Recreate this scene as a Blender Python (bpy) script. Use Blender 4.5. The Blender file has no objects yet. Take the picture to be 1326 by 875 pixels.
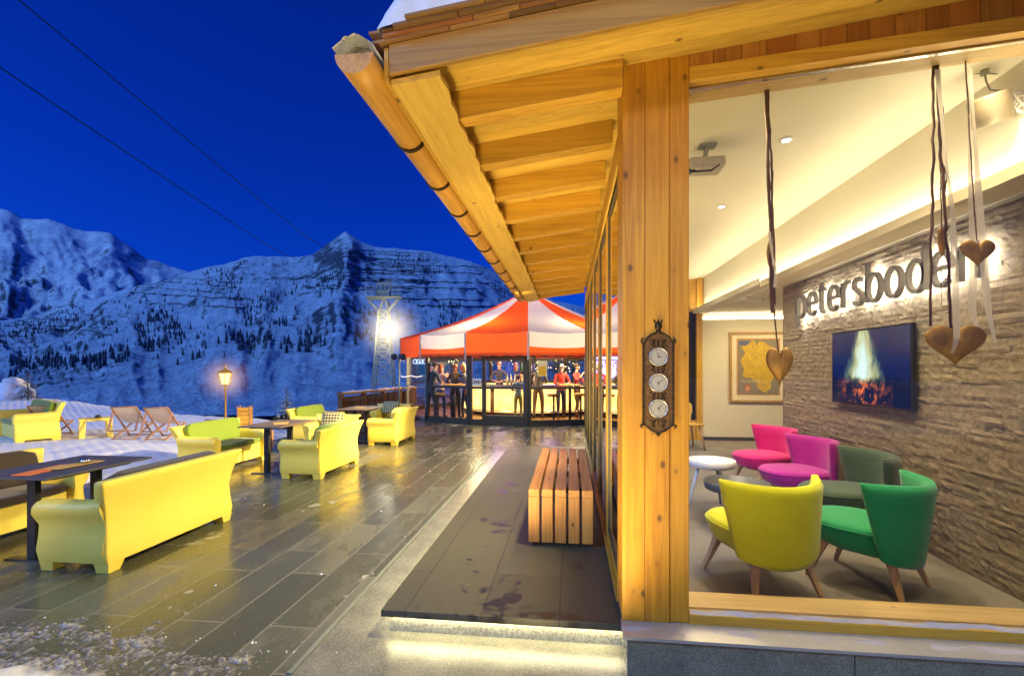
import bpy, bmesh, math, random
from mathutils import Vector, Matrix, noise
random.seed(7)
R = math.radians
SC = bpy.context.scene
COL = SC.collection
YAW = math.atan2(75, 632)
CA = math.cos(YAW)
def P(px, py, t):
    """survey helper: world point on the photo's sight line at forward depth t (metres)"""
    u = (px - 663) / 632.0
    return Vector((t * CA * (u - .1187), t * CA * (1 + .1187 * u), 1.6 + t * (477 - py) / 632.0))

# ------------------------------------------------------------------ mesh builder
class MB:
    def __init__(s):
        s.v = []; s.f = []; s.m = []; s.r = []; s.s = []
    def add(s, vs, fs, m=0, r=None, smooth=False):
        o = len(s.v); s.v += [tuple(p) for p in vs]
        if r is None: r = random.random()
        for f in fs:
            s.f.append([i + o for i in f]); s.m.append(m); s.r.append(r); s.s.append(smooth)
        return s
    def box(s, x0, x1, y0, y1, z0, z1, m=0, M=None, r=None):
        vs = [Vector((x, y, z)) for z in (z0, z1) for y in (y0, y1) for x in (x0, x1)]
        if M is not None: vs = [M @ p for p in vs]
        return s.add(vs, [(0,2,3,1),(4,5,7,6),(0,1,5,4),(2,6,7,3),(0,4,6,2),(1,3,7,5)], m, r)
    def hexa(s, vs, m=0, r=None):
        return s.add(vs, [(0,2,3,1),(4,5,7,6),(0,1,5,4),(2,6,7,3),(0,4,6,2),(1,3,7,5)], m, r)
    def loft(s, rings, m=0, cap=True, smooth=True, r=None, closed=True):
        n = len(rings[0]); vs = [p for q in rings for p in q]; fs = []
        for i in range(len(rings) - 1):
            for j in range(n if closed else n - 1):
                k = (j + 1) % n
                fs.append((i*n+j, i*n+k, (i+1)*n+k, (i+1)*n+j))
        r = random.random() if r is None else r
        o = len(s.v); s.add(vs, fs, m, r, smooth)
        if cap:
            for b, rev in ((0, True), ((len(rings)-1)*n, False)):
                f = [o + b + j for j in range(n)]
                if rev: f.reverse()
                s.f.append(f); s.m.append(m); s.r.append(r); s.s.append(False)
        return s
    def tube(s, pts, rad, n=8, m=0, cap=True, closed=False, r=None):
        pts = [Vector(p) for p in pts]; N = len(pts)
        rads = rad if isinstance(rad, (list, tuple)) else [rad] * N
        rings = []; up = None
        for i, p in enumerate(pts):
            if closed: d = pts[(i+1) % N] - pts[i-1]
            else: d = pts[min(i+1, N-1)] - pts[max(i-1, 0)]
            d = d.normalized() if d.length > 1e-9 else Vector((0,0,1))
            if up is None:
                up = Vector((0,0,1)) if abs(d.z) < .9 else Vector((1,0,0))
            a = d.cross(up)
            if a.length < 1e-6: a = d.orthogonal()
            a.normalize(); b = a.cross(d).normalized(); up = b
            rings.append([p + (a*math.cos(2*math.pi*k/n) + b*math.sin(2*math.pi*k/n)) * rads[i] for k in range(n)])
        if closed: rings.append(rings[0]); cap = False
        return s.loft(rings, m, cap, True, r)
    def bar(s, p, q, w, h=None, m=0, up=(0,0,1), r=None):
        p = Vector(p); q = Vector(q); h = h or w; d = (q-p).normalized(); up = Vector(up)
        a = d.cross(up)
        if a.length < 1e-4: a = d.orthogonal()
        a.normalize(); b = a.cross(d)
        rings = [[c + a*(sx*w/2) + b*(sz*h/2) for sx, sz in ((-1,-1),(1,-1),(1,1),(-1,1))] for c in (p, q)]
        return s.loft(rings, m, True, False, r)
    def lathe(s, prof, c=(0,0,0), n=24, m=0, smooth=True, sx=1, sy=1, a0=0, r=None):
        c = Vector(c)
        rings = [[c + Vector((rr*sx*math.cos(a0+2*math.pi*k/n), rr*sy*math.sin(a0+2*math.pi*k/n), z)) for k in range(n)] for rr, z in prof]
        return s.loft(rings, m, True, smooth, r)
    def ell(s, c, rx, ry, rz, nu=16, nv=10, m=0, M=None, r=None):
        c = Vector(c); rings = []
        for i in range(nv + 1):
            t = math.pi * (.02 + .96 * i / nv)
            ring = []
            for k in range(nu):
                a = 2*math.pi*k/nu
                p = Vector((rx*math.sin(t)*math.cos(a), ry*math.sin(t)*math.sin(a), -rz*math.cos(t)))
                if M is not None: p = M @ p
                ring.append(c + p)
            rings.append(ring)
        return s.loft(rings, m, True, True, r)
    def grid(s, fn, nu, nv, m=0, smooth=True, r=None):
        vs = [fn(i/nu, j/nv) for j in range(nv+1) for i in range(nu+1)]
        fs = [(j*(nu+1)+i, j*(nu+1)+i+1, (j+1)*(nu+1)+i+1, (j+1)*(nu+1)+i) for j in range(nv) for i in range(nu)]
        return s.add(vs, fs, m, r, smooth)
    def prism(s, poly, a, b, axis=1, m=0, r=None, smooth=False):
        """extrude a 2-D polygon between a and b along an axis (0 x, 1 y, 2 z)"""
        def mk(p, c):
            return {0: (c, p[0], p[1]), 1: (p[0], c, p[1]), 2: (p[0], p[1], c)}[axis]
        return s.loft([[Vector(mk(p, c)) for p in poly] for c in (a, b)], m, True, smooth, r)
    def build(s, name, mats, parent=None, bevel=0, seg=2, world=False, fix=True, sharp=None):
        me = bpy.data.meshes.new(name)
        me.from_pydata(s.v, [], s.f)
        at = me.attributes.new('rnd', 'FLOAT', 'FACE'); at.data.foreach_set('value', s.r)
        me.polygons.foreach_set('material_index', s.m)
        me.polygons.foreach_set('use_smooth', s.s)
        if not isinstance(mats, (list, tuple)): mats = [mats]
        for m in mats: me.materials.append(m)
        if bevel or fix:
            bm = bmesh.new(); bm.from_mesh(me)
            if fix: bmesh.ops.recalc_face_normals(bm, faces=bm.faces[:])
            if bevel:
                es = [e for e in bm.edges if len(e.link_faces) == 2 and e.calc_face_angle(0) > R(28)]
                bmesh.ops.bevel(bm, geom=es, offset=bevel, segments=seg, profile=.5, affect='EDGES', clamp_overlap=True)
            bm.to_mesh(me); bm.free()
        if sharp: me.set_sharp_from_angle(angle=sharp)
        me.update()
        o = bpy.data.objects.new(name, me); COL.objects.link(o)
        if parent is not None:
            o.parent = parent
            if world: o.location = -parent.location
        return o

def tag(o, label=None, cat=None, group=None, kind=None):
    if label: o['label'] = label
    if cat: o['category'] = cat
    if group: o['group'] = group
    if kind: o['kind'] = kind
    return o
def thing(name, label, cat, loc=(0,0,0), rz=0, group=None):
    o = bpy.data.objects.new(name, None); COL.objects.link(o)
    o.location = loc; o.rotation_euler = (0, 0, rz); o.empty_display_size = .1
    return tag(o, label, cat, group)
KIDS = {}
def copy_tree(o, loc, rz, label, group=None, sc=1.0):
    def rec(a, par):
        c = a.copy(); COL.objects.link(c)
        if par is not None: c.parent = par
        for ch in a.children[:]: rec(ch, c)
        return c
    bpy.context.view_layer.update()
    c = rec(o, None); c.location = loc; c.rotation_euler = (0, 0, rz); c.scale = (sc, sc, sc)
    c['label'] = label
    if group: c['group'] = group
    return c

# ------------------------------------------------------------------ material helpers
class NT:
    def __init__(s, name):
        s.mat = bpy.data.materials.new(name); s.mat.use_nodes = True
        s.t = s.mat.node_tree; s.t.nodes.clear()
        s.out = s.n('ShaderNodeOutputMaterial')
    def n(s, typ, ins=None, **props):
        nd = s.t.nodes.new(typ)
        for k, v in props.items(): setattr(nd, k, v)
        for k, v in (ins or {}).items(): s.set(nd, k, v)
        return nd
    def set(s, nd, k, v):
        sock = nd.inputs[k]
        if isinstance(v, bpy.types.NodeSocket): s.t.links.new(v, sock)
        elif isinstance(v, bpy.types.Node): s.t.links.new(v.outputs[0], sock)
        else:
            if isinstance(v, (tuple, list)) and len(v) == 3 and sock.type == 'RGBA': v = (*v, 1)
            sock.default_value = v
    def math(s, op, a, b=0.0, c=None, clamp=False):
        nd = s.n('ShaderNodeMath', operation=op, use_clamp=clamp); s.set(nd, 0, a); s.set(nd, 1, b)
        if c is not None: s.set(nd, 2, c)
        return nd.outputs[0]
    def mix(s, f, a, b, mode='MIX'):
        nd = s.n('ShaderNodeMixRGB', blend_type=mode); s.set(nd, 0, f); s.set(nd, 1, a); s.set(nd, 2, b)
        return nd.outputs[0]
    def ramp(s, f, stops, interp='LINEAR'):
        nd = s.n('ShaderNodeValToRGB'); s.set(nd, 0, f); cr = nd.color_ramp; cr.interpolation = interp
        while len(cr.elements) < len(stops): cr.elements.new(.5)
        for e, (p, c) in zip(cr.elements, stops):
            e.position = p; e.color = (c, c, c, 1) if isinstance(c, (int, float)) else (*c, 1)
        return nd.outputs[0]
    def coord(s, scale=(1,1,1), loc=(0,0,0), rot=(0,0,0), rnd=0, kind='Object'):
        v = s.n('ShaderNodeTexCoord').outputs[kind]
        if rnd:
            a = s.n('ShaderNodeAttribute', attribute_name='rnd').outputs['Fac']
            m = s.n('ShaderNodeVectorMath', operation='SCALE'); s.set(m, 0, (rnd, rnd*1.7, rnd*.6)); s.set(m, 'Scale', a)
            ad = s.n('ShaderNodeVectorMath', operation='ADD'); s.set(ad, 0, v); s.set(ad, 1, m.outputs[0]); v = ad.outputs[0]
        mp = s.n('ShaderNodeMapping'); s.set(mp, 0, v); s.set(mp, 'Location', loc); s.set(mp, 'Rotation', rot); s.set(mp, 'Scale', scale)
        return mp.outputs[0]
    def noise(s, v, scale, detail=4, rough=.55, dist=0):
        return s.n('ShaderNodeTexNoise', {'Vector': v, 'Scale': scale, 'Detail': detail, 'Roughness': rough, 'Distortion': dist}).outputs['Fac']
    def rnd(s): return s.n('ShaderNodeAttribute', attribute_name='rnd').outputs['Fac']
    def bump(s, h, strength=.3, dist=.01, normal=None):
        b = s.n('ShaderNodeBump', {'Height': h, 'Strength': strength, 'Distance': dist})
        if normal is not None: s.set(b, 'Normal', normal)
        return b.outputs[0]
    def bsdf(s, col, rough=.5, normal=None, **kw):
        b = s.n('ShaderNodeBsdfPrincipled'); s.set(b, 'Base Color', col); s.set(b, 'Roughness', rough)
        if normal is not None: s.set(b, 'Normal', normal)
        for k, v in kw.items(): s.set(b, k.replace('_', ' '), v)
        return b.outputs[0]
    def done(s, shader, disp=None):
        s.t.links.new(shader, s.out.inputs[0]); return s.mat

def m_plain(name, col, rough=.5, metal=0, nscale=30, var=.15, bump=.05, **kw):
    t = NT(name); v = t.coord(); f = t.noise(v, nscale, 5)
    f2 = t.noise(v, nscale * .13, 3)
    ff = t.math('ADD', t.math('MULTIPLY', f, .5), t.math('MULTIPLY', f2, .5))
    d = tuple(c * (1 - var) for c in col); l = tuple(min(1, c * (1 + var)) for c in col)
    c = t.ramp(ff, [(.3, d), (.7, l)])
    rg = t.math('ADD', rough - .06, t.math('MULTIPLY', f2, .12))
    return t.done(t.bsdf(c, rg, t.bump(f, bump, .01), Metallic=metal, **kw))
def m_emit(name, col, strength):
    t = NT(name); e = t.n('ShaderNodeEmission', {'Color': col, 'Strength': strength}); return t.done(e.outputs[0])
def m_wood(name, axis, base, dark, knots=.5, rough=.5, var=.35, fine=1.0, red=None):
    """planed timber: long grain along an axis, growth bands, knots, tone per board"""
    t = NT(name); k = {'X': 0, 'Y': 1, 'Z': 2}[axis]
    sc = [11 * fine] * 3; sc[k] = .55
    v = t.coord(tuple(sc), rnd=9)
    g = t.noise(v, 1.6, 6, .62, 1.1)
    sf = [60 * fine] * 3; sf[k] = 1.4
    g2 = t.noise(t.coord(tuple(sf), rnd=9), 1.0, 3, .6)
    sk = [8.5] * 3; sk[k] = 5.4
    vk = t.n('ShaderNodeTexVoronoi', {'Vector': t.coord(tuple(sk), rnd=11), 'Scale': 1.0, 'Randomness': 1.0})
    kd = vk.outputs['Distance']
    kcol = t.n('ShaderNodeSeparateColor', {0: vk.outputs['Color']}).outputs[0]
    on = t.math('GREATER_THAN', kcol, 1 - knots)
    kn = t.math('MULTIPLY', t.ramp(kd, [(.07, 1.0), (.12, .4), (.16, 0.0)]), on)
    ring = t.math('MULTIPLY', t.ramp(kd, [(.1, 0.0), (.2, .35), (.38, 0.0)]), on)
    c = t.ramp(g, [(.25, dark), (.5, base), (.72, tuple(min(1, x*1.16) for x in base))])
    mid = tuple((a*.35 + b*.65) for a, b in zip(base, dark))
    c = t.mix(t.math('MULTIPLY', t.ramp(g2, [(.45, 0.0), (.66, 1.0)]), .6), c, mid)
    rv = t.rnd()
    tone = t.ramp(rv, [(0, 1 - var), (1, 1.0)])
    c = t.mix(1.0, c, tone, 'MULTIPLY')
    if red: c = t.mix(t.math('MULTIPLY', t.ramp(t.math('FRACT', t.math('MULTIPLY', rv, 7.3)), [(.3, 0.0), (.9, 1.0)]), .55), c, red)
    c = t.mix(ring, c, mid)
    c = t.mix(t.math('MULTIPLY', kn, .85), c, (.085, .03, .008))
    b = t.bump(t.math('ADD', g, t.math('MULTIPLY', g2, .6)), .12, .01)
    return t.done(t.bsdf(c, t.math('ADD', rough - .1, t.math('MULTIPLY', g2, .2)), b))
def m_glass(name, tint=(1, 1, 1), spec=1.0, rough=0.0):
    t = NT(name)
    tr = t.n('ShaderNodeBsdfTransparent', {'Color': tint})
    gl = t.n('ShaderNodeBsdfGlossy', {'Color': (1, 1, 1), 'Roughness': rough})
    fr = t.n('ShaderNodeFresnel', {'IOR': 1.45})
    mx = t.n('ShaderNodeMixShader', {0: t.math('MULTIPLY', fr.outputs[0], spec), 1: tr.outputs[0], 2: gl.outputs[0]})
    return t.done(mx.outputs[0])
def m_fabric(name, col, rough=.85, var=.25):
    t = NT(name); v = t.coord()
    f = t.noise(v, 420, 2); g = t.noise(v, 9, 3)
    dk = tuple(c*(1-var) for c in col)
    c = t.mix(t.math('ADD', t.math('MULTIPLY', f, .6), t.math('MULTIPLY', g, .4)), dk, tuple(min(1, c*(1+var)) for c in col))
    return t.done(t.bsdf(c, rough, t.bump(f, .25, .002), Sheen_Weight=.25))
# ------------------------------------------------------------------ materials
HONEY = (.68, .375, .035); HONEYD = (.42, .185, .014)
W = {a: m_wood('larch_' + a, a, HONEY, HONEYD, .42, .45) for a in 'XYZ'}
WP = {a: m_wood('spruce_' + a, a, (.72, .46, .085), (.52, .29, .04), .3, .5, .2) for a in 'XYZ'}
W_clad = m_wood('cladding_larch', 'Z', (.50, .21, .035), (.27, .09, .012), .5, .45, .5, red=(.36, .10, .012))
W_post = m_wood('post_larch', 'Z', (.56, .26, .014), (.34, .12, .006), .85, .42, .12)
W_bench = m_wood('bench_larch', 'Y', (.76, .33, .065), (.48, .17, .03), .25, .42, .25)
W_bench_end = m_wood('bench_larch_end', 'Z', (.76, .33, .065), (.48, .17, .03), .25, .42, .25)
W_shing = m_wood('shingle_larch', 'X', (.36, .19, .06), (.17, .075, .02), .1, .7, .6, red=(.33, .09, .02))
W_grey = m_wood('weathered_wood', 'Z', (.22, .105, .045), (.09, .04, .018), .2, .7, .5)
W_greyY = m_wood('weathered_rail', 'Y', (.25, .12, .05), (.11, .05, .02), .2, .7, .4)
W_chairleg = m_wood('oak_leg', 'Z', (.56, .36, .17), (.4, .24, .1), 0, .5, .1)
W_deck = m_wood('deckchair_beech', 'Z', (.42, .22, .10), (.25, .12, .05), 0, .55, .3)
W_pale = m_wood('pale_sill', 'X', (.72, .52, .24), (.58, .38, .14), .35, .5, .1)

def make_terrace():
    t = NT('wet_slate_paving')
    v = t.coord((1, 1, 1), rot=(0, 0, R(90)))
    br = t.n('ShaderNodeTexBrick', {'Vector': v, 'Color1': (.2, .2, .2, 1), 'Color2': (.9, .9, .9, 1), 'Mortar': (0, 0, 0, 1), 'Scale': 1.0,
             'Mortar Size': .0075, 'Mortar Smooth': .2, 'Bias': 0.0, 'Brick Width': 1.2, 'Row Height': .31})
    br.offset = .37
    tone = br.outputs['Color']; mort = br.outputs['Fac']
    w = t.coord(); wl = t.coord((1.25, .42, 1))
    n1 = t.noise(wl, 1.3, 5, .6, .3); n2 = t.noise(wl, 5.5, 5, .65, .5); n3 = t.noise(w, 60, 4, .6); n4 = t.noise(w, 260, 2)
    wet = t.math('ADD', t.math('MULTIPLY', n1, .55), t.math('ADD', t.math('MULTIPLY', n2, .22), t.math('MULTIPLY', tone, .26)))
    dry = t.ramp(wet, [(.565, 0.0), (.635, 1.0)])
    stone = t.mix(n3, (.058, .060, .030), (.13, .128, .075))
    stone = t.mix(1.0, stone, t.ramp(tone, [(0, .75), (1, 1.25)]), 'MULTIPLY')
    dryc = t.mix(n3, (.10, .098, .072), (.18, .172, .13))
    c = t.mix(dry, stone, dryc)
    # patches of frost and thin trodden ice
    m3 = t.coord((1, .55, 1), loc=(3.1, 1.7, 0))
    ice = t.math('ADD', t.math('MULTIPLY', t.noise(m3, 1.7, 6, .62, .4), .75), t.math('MULTIPLY', t.noise(w, 9, 3), .25))
    icem = t.ramp(ice, [(.605, 0.0), (.625, 1.0)])
    c = t.mix(t.math('MULTIPLY', icem, .8), c, t.mix(n3, (.3, .29, .25), (.52, .5, .43)))
    c = t.mix(mort, c, (.20, .19, .14))
    rough = t.mix(dry, t.ramp(n2, [(.3, .14), (.7, .32)]), (.45, .45, .45))
    rough = t.mix(icem, rough, (.4, .4, .4))
    rip = t.noise(t.coord((1, 1, 1)), 34, 3, .6)
    h = t.math('ADD', t.math('MULTIPLY', mort, -1.0), t.math('ADD', t.math('MULTIPLY', rip, .25), t.math('MULTIPLY', n4, t.mix(dry, (.02, .02, .02), (.12, .12, .12)))))
    h = t.math('ADD', h, t.math('MULTIPLY', icem, .5))
    return t.done(t.bsdf(c, rough, t.bump(h, .35, .006), Specular_IOR_Level=.3))
M_terrace = make_terrace()
def make_slab():
    t = NT('honed_slate_slab'); w = t.coord()
    br = t.n('ShaderNodeTexBrick', {'Vector': t.coord(rot=(0, 0, R(90)), loc=(0, .06, 0)), 'Color1': (.2, .2, .2, 1), 'Color2': (.9, .9, .9, 1), 'Mortar': (0, 0, 0, 1), 'Scale': 1.0,
             'Mortar Size': .004, 'Brick Width': 1.7, 'Row Height': .46})
    n2 = t.noise(w, 2.2, 6, .65, .4); n3 = t.noise(w, 120, 3, .7)
    st = t.mix(n3, (.050, .046, .026), (.105, .095, .058))
    st = t.mix(1.0, st, t.ramp(br.outputs['Color'], [(0, .8), (1, 1.15)]), 'MULTIPLY')
    wet = t.ramp(t.math('ADD', t.math('MULTIPLY', n2, .7), t.math('MULTIPLY', t.noise(w, 11, 4), .3)), [(.568, 0.0), (.60, .9)])
    c = t.mix(wet, st, t.mix(n3, (.012, .011, .009), (.04, .036, .03)))
    c = t.mix(br.outputs['Fac'], c, (.03, .027, .02))
    rough = t.mix(wet, (.5, .5, .5), (.27, .27, .27))
    h = t.math('ADD', t.math('MULTIPLY', br.outputs['Fac'], -1), t.math('MULTIPLY', n3, .15))
    return t.done(t.bsdf(c, rough, t.bump(h, .3, .005)))
M_slab = make_slab()
def make_granite(name, a, b, sc=160, rough=.6):
    t = NT(name); w = t.coord(); n = t.noise(w, sc, 3, .75); g = t.noise(w, 5, 4)
    c = t.mix(t.ramp(n, [(.35, 0.0), (.65, 1.0)]), a, b); c = t.mix(1.0, c, t.ramp(g, [(.3, .75), (.7, 1.1)]), 'MULTIPLY')
    return t.done(t.bsdf(c, rough, t.bump(n, .3, .004)))
M_plinth = make_granite('granite_plinth', (.11, .10, .055), (.34, .30, .19))
M_riser = make_granite('rough_riser', (.2, .19, .14), (.46, .44, .34), 60, .7)
M_strip = make_granite('lit_granite_strip', (.15, .145, .105), (.29, .275, .20), 90, .22)  # granite lightened for the LED light falling on it
def make_snow(name, col=(.8, .82, .86), sc=14, st=.5):
    t = NT(name); w = t.coord(); n = t.noise(w, sc, 6, .65); n2 = t.noise(w, sc * 9, 3)
    c = t.mix(n, tuple(x*.85 for x in col), col)
    return t.done(t.bsdf(c, .65, t.bump(t.math('ADD', n, t.math('MULTIPLY', n2, .3)), st, .03)))
M_snow = make_snow('snow')
def make_corduroy():
    t = NT('groomed_snow'); w = t.coord(rot=(0, 0, R(38))); n = t.noise(w, 5, 6, .65); n2 = t.noise(w, 70, 3)
    wv = t.n('ShaderNodeTexWave', {'Vector': w, 'Scale': 1.7, 'Distortion': 1.2, 'Detail': 2.0}, bands_direction='Y').outputs['Fac']
    c = t.mix(n, (.62, .66, .74), (.8, .82, .86)); c = t.mix(t.math('MULTIPLY', wv, .18), c, (.4, .45, .58))
    h = t.math('ADD', t.math('MULTIPLY', n, 1.0), t.math('ADD', t.math('MULTIPLY', n2, .35), t.math('MULTIPLY', wv, .25)))
    return t.done(t.bsdf(c, .7, t.bump(h, .6, .05)))
M_cord = make_corduroy()
def make_slush():
    t = NT('dirty_slush'); w = t.coord(); n = t.noise(w, 60, 5, .7)
    z = t.n('ShaderNodeSeparateXYZ', {0: t.n('ShaderNodeNewGeometry').outputs['Position']}).outputs[2]
    k = t.ramp(t.math('ADD', t.math('MULTIPLY', z, 10.0), t.math('MULTIPLY', n, .35)), [(.2, 0.0), (.5, 1.0)])
    c = t.mix(k, (.16, .15, .13), (.74, .74, .72))
    return t.done(t.bsdf(c, t.mix(k, (.25, .25, .25), (.6, .6, .6)), t.bump(n, .6, .01)))
M_slush = make_slush()

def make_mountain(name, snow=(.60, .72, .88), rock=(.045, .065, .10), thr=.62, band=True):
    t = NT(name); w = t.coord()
    geo = t.n('ShaderNodeNewGeometry'); nz = t.n('ShaderNodeSeparateXYZ', {0: geo.outputs['Normal']}).outputs[2]
    n1 = t.noise(w, .012, 8, .66); n2 = t.noise(w, .075, 8, .75, .4); n3 = t.noise(w, .004, 4, .5)
    v = t.math('ADD', t.math('MULTIPLY', n1, .55), t.math('MULTIPLY', n2, .6))
    v = t.math('ADD', v, t.math('MULTIPLY', t.math('SUBTRACT', .8, nz), .75))
    v = t.math('ADD', v, t.math('MULTIPLY', t.math('SUBTRACT', n3, .5), .5))
    if band:
        st = t.noise(t.coord((.35, .35, 5.0)), .016, 5, .7, .6)
        v = t.math('ADD', v, t.math('MULTIPLY', t.math('SUBTRACT', st, .5), .28))
    k = t.ramp(v, [(thr, 0.0), (thr + .13, 1.0)])
    k2 = t.ramp(n2, [(.35, 0.0), (.6, .35)])
    c = t.mix(k2, snow, tuple(x*.55 for x in snow))
    c = t.mix(k, c, rock)
    return t.done(t.bsdf(c, .85, t.bump(t.math('ADD', n2, t.math('MULTIPLY', n1, 2)), .9, 9)))
M_mtn = make_mountain('snowy_mountain_rock', thr=.535)
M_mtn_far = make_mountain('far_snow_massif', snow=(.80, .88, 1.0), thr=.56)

SOFA = (.78, .56, .045)
def make_sofa():
    t = NT('lemon_polyethylene'); w = t.coord(); n = t.noise(w, 300, 2); g = t.noise(w, 5, 3)
    c = t.mix(g, (.80, .62, .085), (.86, .70, .12))
    return t.done(t.bsdf(c, .5, t.bump(n, .12, .002), Subsurface_Weight=.15, Subsurface_Radius=(.06, .04, .01)))
M_sofa = make_sofa()
M_green = m_fabric('green_cushion', (.125, .20, .008))
M_brown = m_fabric('dark_brown_cushion', (.03, .018, .01))
def make_check():
    t = NT('chequered_pillow'); v = t.coord((1, 1, 1))
    def band(ax, off):
        s = t.n('ShaderNodeSeparateXYZ', {0: v}).outputs[ax]
        return t.math('GREATER_THAN', t.math('FRACT', t.math('ADD', t.math('MULTIPLY', s, 17.0), off)), .55)
    a = band(0, .3); b = band(2, .1)
    f = t.math('MULTIPLY', t.math('ADD', a, b), .5)
    c = t.ramp(f, [(0, (.62, .55, .3)), (.5, (.25, .24, .10)), (1, (.03, .035, .03))], 'CONSTANT')
    return t.done(t.bsdf(c, .9))
M_check = make_check()
M_black = m_plain('black_metal', (.014, .013, .013), .38, .0, 60, .2)
M_tabletop = m_plain('anthracite_tabletop', (.06, .055, .05), .5, 0, 140, .35)
M_tabletop2 = m_plain('bronze_brown_tabletop', (.14, .105, .06), .45, 0, 90, .25)
M_orange = m_plain('orange_menu', (.62, .16, .02), .6)
M_tan = m_plain('tan_menu', (.48, .30, .08), .6)
M_steel = m_plain('brushed_steel', (.62, .6, .56), .25, 1.0, 40, .1)
M_canvas = m_fabric('deckchair_canvas', (.64, .50, .36), .9, .1)
M_iron = m_plain('dark_iron', (.05, .035, .02), .42, .85, 30, .35)
M_brass = m_plain('lamp_post_brass', (.30, .17, .04), .45, .6, 20, .3)
M_lglass = m_emit('lantern_frosted_glass', (1.0, .62, .2), 3.2); M_sillsnow = make_snow('sill_snow_crust', (.56, .50, .44), 40, .5)
M_glow = m_emit('lantern_glow', (1.0, .55, .14), 14)
M_led = m_emit('led_strip_white', (1.0, .88, .52), 48)
M_cove = m_emit('cove_led', (1.0, .86, .55), 38)
def make_glow_ball(name, col, st):  # self-emitting volume that stands in for glare around a lamp
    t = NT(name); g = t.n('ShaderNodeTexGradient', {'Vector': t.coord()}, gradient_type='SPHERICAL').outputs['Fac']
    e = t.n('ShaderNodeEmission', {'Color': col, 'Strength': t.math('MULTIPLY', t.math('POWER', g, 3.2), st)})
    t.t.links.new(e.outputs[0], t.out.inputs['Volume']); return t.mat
M_glowball = make_glow_ball('glare_ball_white', (1, .84, .52), 1.0); M_glowball2 = make_glow_ball('glare_ball_amber', (1, .55, .14), 2.2)
M_flood = m_emit('floodlight_bulb', (1.0, .9, .68), 90)
M_glass = m_glass('window_glass')
M_glass_bar = m_glass('bar_glass', (.96, .97, .95), .8)
M_frame = m_plain('olive_aluminium', (.055, .05, .033), .4, .3, 30, .1)
M_galv = m_plain('galvanised_steel', (.27, .29, .23), .55, .4, 8, .2)
M_cream = m_plain('cream_plaster', (.74, .67, .5), .8, 0, 40, .04)
M_ceil = m_plain('ceiling_plaster', (.78, .74, .62), .8, 0, 3, .03, .02)
def make_carpet():
    t = NT('grey_carpet'); w = t.coord(); n = t.noise(w, 110, 4, .8); g = t.noise(w, 3, 3)
    c = t.mix(n, (.10, .088, .07), (.34, .30, .245)); c = t.mix(1.0, c, t.ramp(g, [(.3, .8), (.7, 1.05)]), 'MULTIPLY')
    return t.done(t.bsdf(c, .95, t.bump(n, .5, .005)))
M_carpet = make_carpet()
def make_ledger():
    t = NT('split_face_stone'); w = t.coord(rnd=4); n = t.noise(w, 26, 7, .7); g = t.noise(w, 4, 4, .6, .5); st = t.noise(t.coord((1, 1, 2), rnd=4), 20, 5, .7)
    c = t.ramp(t.rnd(), [(0, (.225, .175, .105)), (.35, (.285, .225, .135)), (.7, (.26, .21, .135)), (1, (.32, .25, .155))])
    c = t.mix(1.0, c, t.ramp(n, [(.25, .55), (.75, 1.25)]), 'MULTIPLY')
    c = t.mix(t.ramp(g, [(.55, 0.0), (.75, .5)]), c, (.12, .105, .085))
    return t.done(t.bsdf(c, .8, t.bump(t.math('ADD', t.math('MULTIPLY', n, .6), t.math('MULTIPLY', st, .8)), .75, .010)))
M_stone = make_ledger()
M_letter = m_plain('brushed_grey_letter', (.19, .185, .18), .5, .0, 60, .1)
M_halo = m_emit('letter_halo', (1.0, .95, .86), 70)
M_heart = m_plain('rusty_gold_heart', (.36, .20, .04), .5, .4, 9, .8, .3)
M_cord_b = m_fabric('brown_cord', (.10, .045, .015))
def make_ribbon():
    t = NT('sheer_white_ribbon'); tr = t.n('ShaderNodeBsdfTransparent'); d = t.n('ShaderNodeBsdfDiffuse', {'Color': (.85, .8, .68, 1)})
    tl = t.n('ShaderNodeBsdfTranslucent', {'Color': (.8, .75, .62, 1)})
    a = t.n('ShaderNodeMixShader', {0: .4, 1: d.outputs[0], 2: tl.outputs[0]})
    return t.done(t.n('ShaderNodeMixShader', {0: .72, 1: tr.outputs[0], 2: a.outputs[0]}).outputs[0])
M_ribbon = make_ribbon()
F_yel = m_fabric('yellow_wool', (.68, .72, .0)); F_grn = m_fabric('emerald_wool', (.0, .27, .085)); F_dgr = m_fabric('bottle_green_wool', (.045, .085, .045))
F_mag = m_fabric('magenta_wool', (.42, .01, .27)); F_pnk = m_fabric('raspberry_wool', (.62, .008, .19))
M_white = m_plain('white_lacquer', (.8, .78, .72), .4, 0, 20, .04); M_dgrey = m_plain('dark_grey_lacquer', (.07, .07, .075), .4, 0, 20, .1)
M_goldframe = m_wood('gilded_frame', 'Z', (.5, .3, .08), (.33, .17, .035), 0, .4, .1)
M_mount = m_plain('cream_mount', (.78, .68, .45), .8); M_mapgrey = m_plain('map_grey_paper', (.25, .21, .14), .8, 0, 20, .2)
def make_mapy():
    t = NT('map_yellow_land'); w = t.coord(); n = t.noise(w, 22, 6, .75, 1.5); v = t.n('ShaderNodeTexVoronoi', {'Vector': w, 'Scale': 26.0}, feature='DISTANCE_TO_EDGE').outputs['Distance']
    c = t.mix(t.ramp(n, [(.4, 0.0), (.65, 1.0)]), (.78, .50, .04), (.46, .29, .03)); c = t.mix(t.ramp(v, [(.02, 1.0), (.07, 0.0)]), c, (.3, .22, .05))
    return t.done(t.bsdf(c, .8))
M_mapy = make_mapy()
M_mapblue = m_plain('map_lake_blue', (.12, .13, .22), .8); M_redmap = m_plain('map_shield_red', (.5, .12, .06), .7)
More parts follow.
